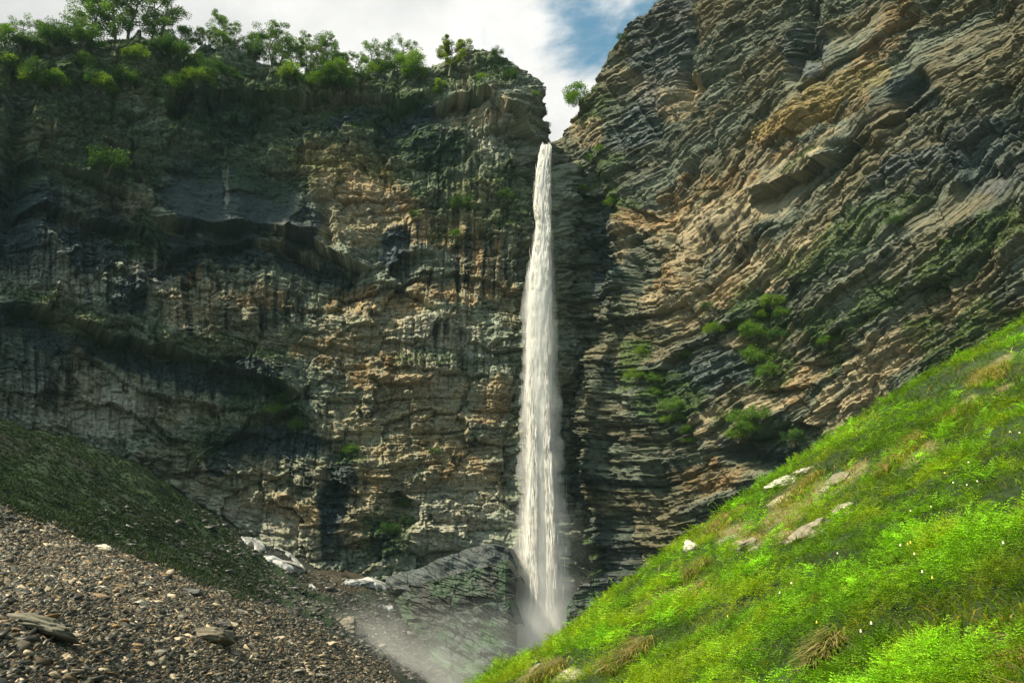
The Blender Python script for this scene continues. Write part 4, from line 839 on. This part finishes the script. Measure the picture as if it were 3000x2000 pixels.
# individual straw tufts
hf = lambda a, b: hill(a, b)
def tuft(p, sx, seed):
    r = np.random.default_rng(seed); n = 800; a = r.random(n)*6.283; q = r.random(n)**.8*.6*sx
    u_ = np.cos(a)*q*1.5; v_ = np.sin(a)*q*.75; x = u_*.8-v_*.6; y = u_*.6+v_*.8
    P = np.stack([x, y, hill(p[0]+x, p[1]+y)-p[2]], 1); BV = np.array([[0, -.02, 0], [0, .02, 0], [.3, -.016, .38], [.3, .016, .38], [.85, 0, .22]])
    V, Fs, k_ = scatter(BV, [np.array([[0, 1, 3], [0, 3, 2], [2, 3, 4]])], P, rotm(n, .35, 3.8+.6*r.standard_normal(n), r), .19*(.4+r.random(n))*(1+.03*p[1]))
    c = np.where(r.random((n, 1)) < .35, np.array([[.16, .26, .03]]), np.array([[.46, .40, .17]]))*r.uniform(.5, 1.25, (n, 1))
    return link('dry_grass_tuft', mesh('dry_grass_tuft', V, Fs, GRASSM, np.repeat(c, k_, 0)))
TF = [(2000, 1765, 1.1, 'broad golden tuft of flattened dry grass low on the meadow'), (1960, 1775, .8, 'smaller golden tuft touching the broad one'), (2110, 1545, .9, 'dry tuft bulging over the meadow edge against the rock'), (1840, 1935, .8, 'tall dry tuft near the bottom centre of the meadow'), (1600, 1985, .6, 'dry tuft beside the sandy path at the bottom'), (2820, 1210, .9, 'straw tuft in the upper right meadow'), (2900, 1110, .9, 'long straw tuft near the top right edge of the meadow'), (2665, 1320, .7, 'orange-brown tuft below the meadow crest'), (2420, 1935, .6, 'flat straw tuft at the bottom right of centre'), (2350, 1440, .8, 'straw tuft behind the pale rock'), (2030, 1685, .6, 'dry tuft hanging over the meadow edge above the golden one'), (2610, 1370, .6, 'small dry tuft in the middle of the upper meadow')]
for i, (a, b, s, lb) in enumerate(TF):
    p = seat(a, b, hf, 4, 40); o = tuft(p, s*.8*p[1]/15, 60+i); o.location = [float(v) for v in p]; tag(o, lb, 'dry grass')
# pale rocks on the meadow edge
for a, b, s, lb in [(2288, 1412, (.42, .3, .15), 'smooth white rock perched on the meadow edge'), (2352, 1372, (.40, .3, .09), 'low pale rock just above the white one on the meadow edge'), (2026, 1608, (.20, .2, .2), 'light grey rock peeping over the meadow edge low down')]:
    p = seat(a, b+14, hf, 4, 30); boulder('rock', 0, 0, 0, s, 0, int(a), (.46, .42, .34), lb, 'rock', fz=p+np.array([0, 0, s[2]*.5]), yaw=.3, tilt=(0, -.35))
for a, b, w2, lb in [(2140, 1592, .75, 'left one of two pale flat rocks side by side near the meadow edge'), (2192, 1606, .7, 'right one of two pale flat rocks side by side near the meadow edge'), (2355, 1575, 1.2, 'long pale rock strip in the middle of the meadow'), (2400, 1550, .6, 'short pale rock at the upper end of the long strip'), (2455, 1415, 1.1, 'narrow pale rock rib behind the white rock'), (2470, 1500, .9, 'broken tan rock below the narrow rib'), (1570, 1985, .5, 'sandy rock at the bottom of the meadow by the fall'), (1655, 1897, .8, 'pale rock rim on the meadow edge in front of the fall')]:
    p = seat(a, b, hf, 4, 30); w2 = w2*p[1]/30; boulder('rock', 0, 0, 0, (w2*.62, w2*.28, .10), 0, int(a), (.25, .22, .155), lb, 'rock', fz=p+np.array([0, 0, .07]), yaw=.35, tilt=(.3, -.42), n=24)
# flowers
fh = []
for i in range(8):
    a0, a1 = i/8*6.283, (i+1)/8*6.283; fh += [[math.cos(a0)*.03, math.sin(a0)*.03, .0], [math.cos(a1)*.03, math.sin(a1)*.03, .0], [math.cos(a1)*.018, math.sin(a1)*.018, .018], [math.cos(a0)*.018, math.sin(a0)*.018, .018]]
fh = np.array(fh); ff = [np.arange(32).reshape(8, 4), np.array([[3, 7, 11, 15, 19, 23, 27, 31]])]
fm_y = mesh('flower_head', fh, ff, plain('yellow_petal', (.8, .62, .06), .6)); fm_w = mesh('flower_head', fh, ff, plain('cream_petal', (.85, .82, .5), .6))
sv, sf = tube([[0, 0, -.3], [.01, 0, -.12], [0, 0, 0]], [.004, .004, .003], 5); stm_ = mesh('stem', sv, sf, STEM)
FL = [(2675, 1567, 0), (2735, 1555, 0), (2670, 1695, 1), (2678, 1690, 1), (2648, 1695, 0), (2841, 1489, 0), (2872, 1479, 0), (2690, 1730, 0), (2715, 1797, 0), (2955, 1715, 0), (2966, 1320, 0), (2402, 1942, 1), (2534, 1985, 0), (2565, 1963, 0), (2325, 1795, 0), (2291, 1830, 0), (2137, 1894, 1), (2478, 1545, 0), (2800, 1477, 0), (2845, 1415, 0), (2460, 1696, 0), (2745, 1820, 1), (2775, 1446, 1), (2995, 1325, 0)]
for i, (a, b, yy) in enumerate(FL):
    p = seat(a, b, hf, 3.5, 30); e = empty('wildflower', p+np.array([0, 0, .27]), i); s = .42*(.8+.05*(i % 5))*max(.75, p[1]/9); e.scale = (s*.85, s*.85, 1)
    link('stem', stm_, e); link('flower_head', fm_y if yy else fm_w, e)
    kn = 'yellow' if yy else 'cream'; tag(e, kn+' wildflower standing above the green meadow leaves', 'flower', kn+' flowers in the meadow')

# ------------------------------------------------------------------ waterfall
WL = np.array([(430, 1581, 1619), (470, 1573, 1619), (520, 1564, 1619), (600, 1561, 1618), (625, 1562, 1618), (650, 1567, 1618), (720, 1563, 1618), (800, 1548, 1619), (900, 1540, 1620), (1000, 1539, 1621), (1200, 1540, 1623), (1300, 1544, 1622), (1450, 1543, 1628), (1600, 1540, 1632), (1750, 1538, 1636), (1900, 1535, 1640), (2060, 1530, 1650)], float)
YF = 139.
def wl(py): return np.interp(py, WL[:, 0], WL[:, 1]), np.interp(py, WL[:, 0], WL[:, 2])
WM, nt, p = mat_new('falling_water'); L = nt.links.new
p.inputs['Base Color'].default_value = (.86, .84, .78, 1); p.inputs['Roughness'].default_value = .7; p.inputs['Specular IOR Level'].default_value = .2
tc = N(nt, 'ShaderNodeTexCoord'); mp = N(nt, 'ShaderNodeMapping'); mp.inputs['Scale'].default_value = (1.6, 1.6, .16); n_ = N(nt, 'ShaderNodeTexNoise'); n_.inputs['Scale'].default_value = 1.2; n_.inputs['Detail'].default_value = 5
L(tc.outputs['Object'], mp.inputs[0]); L(mp.outputs[0], n_.inputs['Vector'])
cr = N(nt, 'ShaderNodeValToRGB'); cr.color_ramp.elements[0].position = .35; cr.color_ramp.elements[0].color = (.90, .88, .83, 1); cr.color_ramp.elements[1].position = .6; cr.color_ramp.elements[1].color = (.96, .96, .94, 1)
L(n_.outputs['Fac'], cr.inputs[0]); L(cr.outputs[0], p.inputs['Base Color'])
tr = N(nt, 'ShaderNodeBsdfTranslucent'); L(cr.outputs[0], tr.inputs['Color']); mx = N(nt, 'ShaderNodeMixShader'); mx.inputs[0].default_value = .5; L(p.outputs[0], mx.inputs[1]); L(tr.outputs[0], mx.inputs[2]); L(mx.outputs[0], nt.nodes['Material Output'].inputs['Surface'])
na, nb = 96, 900
py_ = np.linspace(432, 2060, nb)[None, :]; an = np.linspace(0, 2*math.pi, na, endpoint=False)[:, None]
lft, rgt = wl(py_); shrink = .88-.18*ss(900, 2000, py_); cx = (lft+rgt)/2; hw = (rgt-lft)/2*shrink
cz = at(1600, py_, YF)[2] if False else None
def wpos(px, py, Y):
    rx, ry, rz = ray(px, py); t = Y/ry; return rx*t, Y+0*t, CH+rz*t
X0, _, Z0 = wpos(cx+0*an, py_+0*an, YF); RW = hw*YF/F
disp = 1+.15*fbm(an*3.2/2+.0*py_, py_/160-an*0, 401, 3)*1.0+.16*np.sin(an*7+py_/140)*fbm(an*2, py_/50, 402, 3)
disp = disp+.10*fbm(np.cos(an)*4+5, py_/30+np.sin(an)*4, 403, 3)
X = X0+np.cos(an)*RW*disp; Yw = YF+np.sin(an)*(.8+RW*.55)*disp; Z = Z0+.2*fbm(an*3, py_/9, 404)
idx = np.arange(na*nb).reshape(na, nb); j = np.roll(idx, -1, 0); F4 = np.stack([idx[:, :-1], j[:, :-1], j[:, 1:], idx[:, 1:]], -1).reshape(-1, 4)
wf = link('waterfall', mesh('waterfall', np.stack([X, Yw, Z], -1).reshape(-1, 3), F4, WM, smooth=True)); tag(wf, 'tall narrow white waterfall plunging between the cliffs', kind='structure')
# torn water: comet-shaped threads round the core
n = 110000; r = np.random.default_rng(9); q = 436+(2050-436)*r.random(n)**.85; l_, r_ = wl(q); c_ = (l_+r_)/2; hw = (r_-l_)/2
spread = .86+.28*ss(900, 1900, q); off = r.normal(size=n)*.42*spread; off = np.clip(off, -1.9, 1.9); off = np.where(np.abs(off) < .3, np.sign(off)*(.55+.4*r.random(n)), off)
lump = .8+.25*fbm(q/70, np.sign(off)*3+q*0, 411, 3)
pxs = c_+off*hw*lump*(1+.15*ss(1300, 2000, q)); dY = r.normal(size=n)*(.5+.9*ss(800, 1900, q)); X, Yq, Z = wpos(pxs, q, YF-.2+dY)
w_ = .030+.035*r.random(n); ln = (.7+2.0*r.random(n)**2)*(.6+.6*ss(500, 1100, q)); w_ *= np.where(np.abs(off) > 1.0, .5, 1)
BV = np.array([[-1, 0, 0], [0, -.6, -.12], [1, 0, 0], [0, .6, -.12], [0, 0, 1], [0, 0, -.5]]); BF = np.array([[0, 1, 4], [1, 2, 4], [2, 3, 4], [3, 0, 4], [1, 0, 5], [2, 1, 5], [3, 2, 5], [0, 3, 5]])
V, Fs, kk = scatter(BV, [BF], np.stack([X, Yq, Z], 1), rotm(n, .06, r=r), np.stack([w_, w_, ln], 1))
wt = link('water_threads', mesh('water_threads', V, Fs, WM)); tag(wt, 'torn threads and drops of water round the falling column', kind='stuff')
def veil(name, y0, f0, f1, dens, lab, sd_):
    q = np.linspace(y0, 2060, 260)[None, :]; a_ = np.linspace(0, 2*math.pi, 40, endpoint=False)[:, None]; l_, r_ = wl(q); t_ = (q-y0)/(2060-y0); k_ = f0+(f1-f0)*t_
    c_ = (l_+r_)/2; x_, y_, z_ = wpos(c_+0*a_, q+0*a_, YF); rw = (r_-l_)/2*YF/F*k_*(1+.22*fbm(a_*.6+3, q/60, sd_, 4)+.18*fbm(np.cos(a_)+3, q/22, sd_+4, 3)); rw = rw*np.minimum(1, .3+(q-y0)/120)
    V = np.stack([x_+np.cos(a_)*rw, y_+np.sin(a_)*rw, z_], -1).reshape(-1, 3); idx = np.arange(40*260).reshape(40, 260); j = np.roll(idx, -1, 0)
    F4 = np.stack([idx[:, :-1], j[:, :-1], j[:, 1:], idx[:, 1:]], -1).reshape(-1, 4); caps = [idx[:, 0][None, :], idx[::-1, -1][None, :]]
    m = mesh(name, V, [F4]+caps)
    import bmesh
    bm = bmesh.new(); bm.from_mesh(m); bmesh.ops.recalc_face_normals(bm, faces=bm.faces)
    if bm.calc_volume(signed=True) < 0: bmesh.ops.reverse_faces(bm, faces=bm.faces)
    bm.to_mesh(m); bm.free(); mt = bpy.data.materials.new(name+'_air'); mt.use_nodes = True; nt = mt.node_tree; nt.nodes.remove(nt.nodes['Principled BSDF'])
    pv = N(nt, 'ShaderNodeVolumePrincipled'); pv.inputs['Color'].default_value = (.995, .995, .99, 1); pv.inputs['Density'].default_value = dens; pv.inputs['Anisotropy'].default_value = -.05
    nt.links.new(pv.outputs[0], nt.nodes['Material Output'].inputs['Volume']); m.materials.append(mt); tag(link(name, m), lab, kind='stuff')
veil('spray', 450, 1.0, 1.25, .13, 'fine white spray blurring the falling water', 601)
veil('spray', 600, 1.1, 2.1, .10, 'thin outer spray drifting off the lower fall', 611)
# white water at the lip and wet streaks
def streak(pts, w_, lb):
    P = []
    for a, b in pts:
        p, nn = on_wall(wallL if a < 1600 else wallR, a, b); P.append(p+nn*.25)
    P = np.array(P); t = np.linspace(0, len(P)-1, 40); Q = np.stack([np.interp(t, np.arange(len(P)), P[:, i]) for i in range(3)], 1); Q += .08*np.random.default_rng(3).normal(size=Q.shape)
    v, f = tube(Q, np.linspace(w_, w_*1.3, 40)*(1+.3*np.sin(np.arange(40)*1.3)), 8)
    tag(link('stream', mesh('stream', v, f, WM, smooth=True)), lb, kind='structure')
p0 = np.array(wpos(1598, 440, YF))
ch, cf = tube([p0+np.array([-.3, 7, 1.0]), p0+np.array([-.5, 4, .6]), p0+np.array([-.3, 1.6, .25]), p0+np.array([.1, .1, -.5])], [.5, .6, .7, .75], 12)
tag(link('stream', mesh('stream', ch, cf, WM, smooth=True)), 'stream spilling over the lip at the top of the fall', kind='structure')

# ------------------------------------------------------------------ spray and mist
def mist(name, cpos, rad, dens, nscale, colr, lab, vert=False, aniso=-.05, thr=.42):
    import bmesh
    bm = bmesh.new(); bmesh.ops.create_icosphere(bm, subdivisions=4, radius=1); m = bpy.data.meshes.new(name); bm.to_mesh(m); bm.free()
    o = link(name, m); o.location = [float(v) for v in cpos]; o.scale = rad
    mt = bpy.data.materials.new(name+'_air'); mt.use_nodes = True; nt = mt.node_tree; nt.nodes.remove(nt.nodes['Principled BSDF']); L = nt.links.new
    pv = N(nt, 'ShaderNodeVolumePrincipled'); pv.inputs['Color'].default_value = (*colr, 1); pv.inputs['Anisotropy'].default_value = aniso
    tc = N(nt, 'ShaderNodeTexCoord'); ln_ = N(nt, 'ShaderNodeVectorMath', operation='LENGTH'); L(tc.outputs['Object'], ln_.inputs[0])
    fall = N(nt, 'ShaderNodeMapRange', interpolation_type='SMOOTHSTEP'); fall.inputs['From Min'].default_value = 1.0; fall.inputs['From Max'].default_value = .1; L(ln_.outputs['Value'], fall.inputs['Value'])
    ge = N(nt, 'ShaderNodeNewGeometry'); n_ = N(nt, 'ShaderNodeTexNoise'); n_.inputs['Scale'].default_value = nscale; n_.inputs['Detail'].default_value = 3
    mp = N(nt, 'ShaderNodeMapping'); mp.inputs['Scale'].default_value = (1, 1, .35 if vert else 1.2); L(ge.outputs['Position'], mp.inputs[0]); L(mp.outputs[0], n_.inputs['Vector'])
    mr = N(nt, 'ShaderNodeMapRange'); mr.inputs['From Min'].default_value = thr; mr.inputs['From Max'].default_value = .68; mr.inputs['To Min'].default_value = .12; L(n_.outputs['Fac'], mr.inputs['Value'])
    a = N(nt, 'ShaderNodeMath', operation='MULTIPLY'); L(fall.outputs[0], a.inputs[0]); L(mr.outputs[0], a.inputs[1])
    b = N(nt, 'ShaderNodeMath', operation='MULTIPLY'); b.inputs[1].default_value = dens; L(a.outputs[0], b.inputs[0]); L(b.outputs[0], pv.inputs['Density'])
    L(pv.outputs[0], nt.nodes['Material Output'].inputs['Volume']); m.materials.append(mt)
    return tag(o, lab, kind='stuff')
def wp(px, py, Y): return np.array(wpos(px, py, Y))
mist('mist', wp(1592, 1800, YF-.5), (10.5, 7, 24), .075, .28, (1, .995, .98), 'soft veil of spray round the lower waterfall', True)
mist('mist', wp(1570, 1950, 132), (19, 12, 15), .27, .16, (1, .995, .98), 'spray cloud boiling at the foot of the waterfall')
mist('mist', wp(1210, 1990, 104), (26, 16, 11), .075, .10, (1, .985, .95), 'drifting spray lying over the lower end of the scree')

# ------------------------------------------------------------------ far ridge
xs = np.linspace(-260, -80, 120); V = []
for i, x_ in enumerate(xs):
    zt = 352-abs(x_+165)*.35+8*float(fbm(np.array([x_/22]), np.array([2.]), 9, 4)[0])
    for q in range(8): V.append([x_*1.0, 600+q*14, zt-(7-q)*28.-(q == 7)*0])
V = (np.array(V)-[0, 0, CH])*.42+[0, 0, CH]
tag(link('hills', mesh('hills', V, gridfaces(120, 8), plain('far_ridge', (.07, .10, .10)))), 'distant blue ridge seen through the gap in the rim', kind='structure')

# ------------------------------------------------------------------ thin teal haze added to lift the shadows
hb = np.array([[x, y, z] for x in (-240, 240) for y in (-40, 330) for z in (-60, 215)], float); hfc = np.array([[0, 1, 3, 2], [4, 6, 7, 5], [0, 4, 5, 1], [2, 3, 7, 6], [0, 2, 6, 4], [1, 5, 7, 3]])
hm = mesh('haze', hb, hfc); mt = bpy.data.materials.new('shadow_lift_haze'); mt.use_nodes = True; nt = mt.node_tree; nt.nodes.remove(nt.nodes['Principled BSDF'])
pv = N(nt, 'ShaderNodeVolumePrincipled'); pv.inputs['Color'].default_value = (.55, .85, .88, 1); pv.inputs['Density'].default_value = .00009; nt.links.new(pv.outputs[0], nt.nodes['Material Output'].inputs['Volume']); hm.materials.append(mt)
tag(link('haze', hm), 'thin teal haze added to lift the shadows between the cliffs', kind='stuff')

# ------------------------------------------------------------------ sun, sky with clouds
sd = np.array([-.55, -.29, .80]); sd /= np.linalg.norm(sd); el = math.asin(sd[2])
sun = bpy.data.lights.new('sun', 'SUN'); sun.energy = 5.0; sun.angle = R(.5); sun.color = (1, .89, .68)
so = bpy.data.objects.new('sun', sun); COL.objects.link(so)
from mathutils import Vector
so.rotation_euler = Vector(sd).to_track_quat('Z', 'Y').to_euler(); so.location = (0, 0, 200)
w = bpy.data.worlds.new('World'); bpy.context.scene.world = w; w.use_nodes = True; nt = w.node_tree; L = nt.links.new
bg = nt.nodes['Background']; sky = N(nt, 'ShaderNodeTexSky', sky_type='NISHITA'); sky.sun_disc = False; sky.sun_elevation = el; sky.sun_rotation = math.atan2(sd[0], sd[1]); sky.air_density = 1.2; sky.dust_density = 2.5; sky.ozone_density = 1.0
tc = N(nt, 'ShaderNodeTexCoord')
def vmath(op, a, b=None):
    n_ = N(nt, 'ShaderNodeVectorMath', operation=op)
    if isinstance(a, tuple): n_.inputs[0].default_value = a
    else: L(a, n_.inputs[0])
    if b is not None:
        if isinstance(b, tuple): n_.inputs[1].default_value = b
        else: L(b, n_.inputs[1])
    return n_
def m_(op, a, b=None, c=None):
    n_ = N(nt, 'ShaderNodeMath', operation=op)
    for i, v in enumerate((a, b, c)):
        if v is None: continue
        if isinstance(v, (int, float)): n_.inputs[i].default_value = v
        else: L(v, n_.inputs[i])
    return n_.outputs[0]
G = tc.outputs['Generated']
mp = N(nt, 'ShaderNodeMapping'); mp.inputs['Scale'].default_value = (1, 1, 1.5); L(G, mp.inputs[0])
n1 = N(nt, 'ShaderNodeTexNoise'); n1.inputs['Scale'].default_value = 5.5; n1.inputs['Detail'].default_value = 9; n1.inputs['Roughness'].default_value = .62; n1.inputs['Distortion'].default_value = .25; L(mp.outputs[0], n1.inputs['Vector'])
n2 = N(nt, 'ShaderNodeTexNoise'); n2.inputs['Scale'].default_value = 3.0; n2.inputs['Detail'].default_value = 5; L(mp.outputs[0], n2.inputs['Vector'])
gaps = None
for gx_, gy_, rd, am in [(1700, 40, .075, .55), (1830, 100, .06, .42), (1415, 125, .035, .42), (1650, 10, .05, .5), (1470, 160, .03, .35), (1900, 20, .05, .4)]:
    d3 = np.array(ray(gx_, gy_)); d3 /= np.linalg.norm(d3)
    ds = vmath('DISTANCE', G, tuple(d3)); v = m_('MULTIPLY', m_('POWER', 2.718, m_('MULTIPLY', m_('POWER', m_('DIVIDE', ds.outputs['Value'], rd), 2), -1)), am)
    gaps = v if gaps is None else m_('MAXIMUM', gaps, v)
cov = m_('SUBTRACT', m_('ADD', m_('MULTIPLY', n1.outputs['Fac'], 2.2), -.62), m_('MULTIPLY', gaps, 1.75))
mr = N(nt, 'ShaderNodeMapRange', interpolation_type='SMOOTHSTEP'); mr.inputs['From Min'].default_value = -.35; mr.inputs['From Max'].default_value = .22; L(cov, mr.inputs['Value'])
d3 = np.array(ray(1300, 300)); d3 /= np.linalg.norm(d3); far = N(nt, 'ShaderNodeMapRange'); far.inputs['From Min'].default_value = .55; far.inputs['From Max'].default_value = 1.0; far.inputs['To Max'].default_value = .62; L(vmath('DISTANCE', G, tuple(d3)).outputs['Value'], far.inputs['Value'])
L(m_('SUBTRACT', cov, far.outputs[0]), mr.inputs['Value'])
# cloud brightness: grey bellies to the left, white by the sun side
cr = N(nt, 'ShaderNodeValToRGB'); cr.color_ramp.elements[0].position = .3; cr.color_ramp.elements[0].color = (.40, .41, .41, 1); cr.color_ramp.elements[1].position = .60; cr.color_ramp.elements[1].color = (.69, .685, .66, 1)
d3 = np.array(ray(150, 60)); d3 /= np.linalg.norm(d3); ds = vmath('DISTANCE', G, tuple(d3))
gr = N(nt, 'ShaderNodeMapRange'); gr.inputs['From Min'].default_value = 0; gr.inputs['From Max'].default_value = .33; gr.inputs['To Min'].default_value = -.22; gr.inputs['To Max'].default_value = .05; L(ds.outputs['Value'], gr.inputs['Value'])
L(m_('ADD', m_('ADD', m_('MULTIPLY', n2.outputs['Fac'], .5), m_('MULTIPLY', n1.outputs['Fac'], .5)), gr.outputs[0]), cr.inputs[0])
skc = vmath('SCALE', sky.outputs[0]); skc.inputs['Scale'].default_value = .10; skc = vmath('MULTIPLY', skc.outputs[0], (.78, 1.12, 1.02))
mx = N(nt, 'ShaderNodeMixRGB'); L(mr.outputs[0], mx.inputs[0]); L(skc.outputs[0], mx.inputs[1]); L(cr.outputs[0], mx.inputs[2])
L(mx.outputs[0], bg.inputs['Color']); bg.inputs['Strength'].default_value = 1.0

# ------------------------------------------------------------------ camera
cam = bpy.data.cameras.new('camera'); cam.sensor_width = 36; cam.lens = 30; cam.clip_end = 3000; cam.clip_start = .1
co = bpy.data.objects.new('camera', cam); COL.objects.link(co); co.location = (0, 0, CH); co.rotation_euler = (R(90)+TH, 0, 0)
sc = bpy.context.scene; sc.camera = co
sc.view_settings.view_transform = 'Standard'; sc.view_settings.look = 'None'; sc.view_settings.exposure = .62; sc.view_settings.gamma = 1
sc.cycles.max_bounces = 10; sc.cycles.volume_bounces = 8; sc.cycles.volume_step_rate = 2.0; sc.cycles.transparent_max_bounces = 8
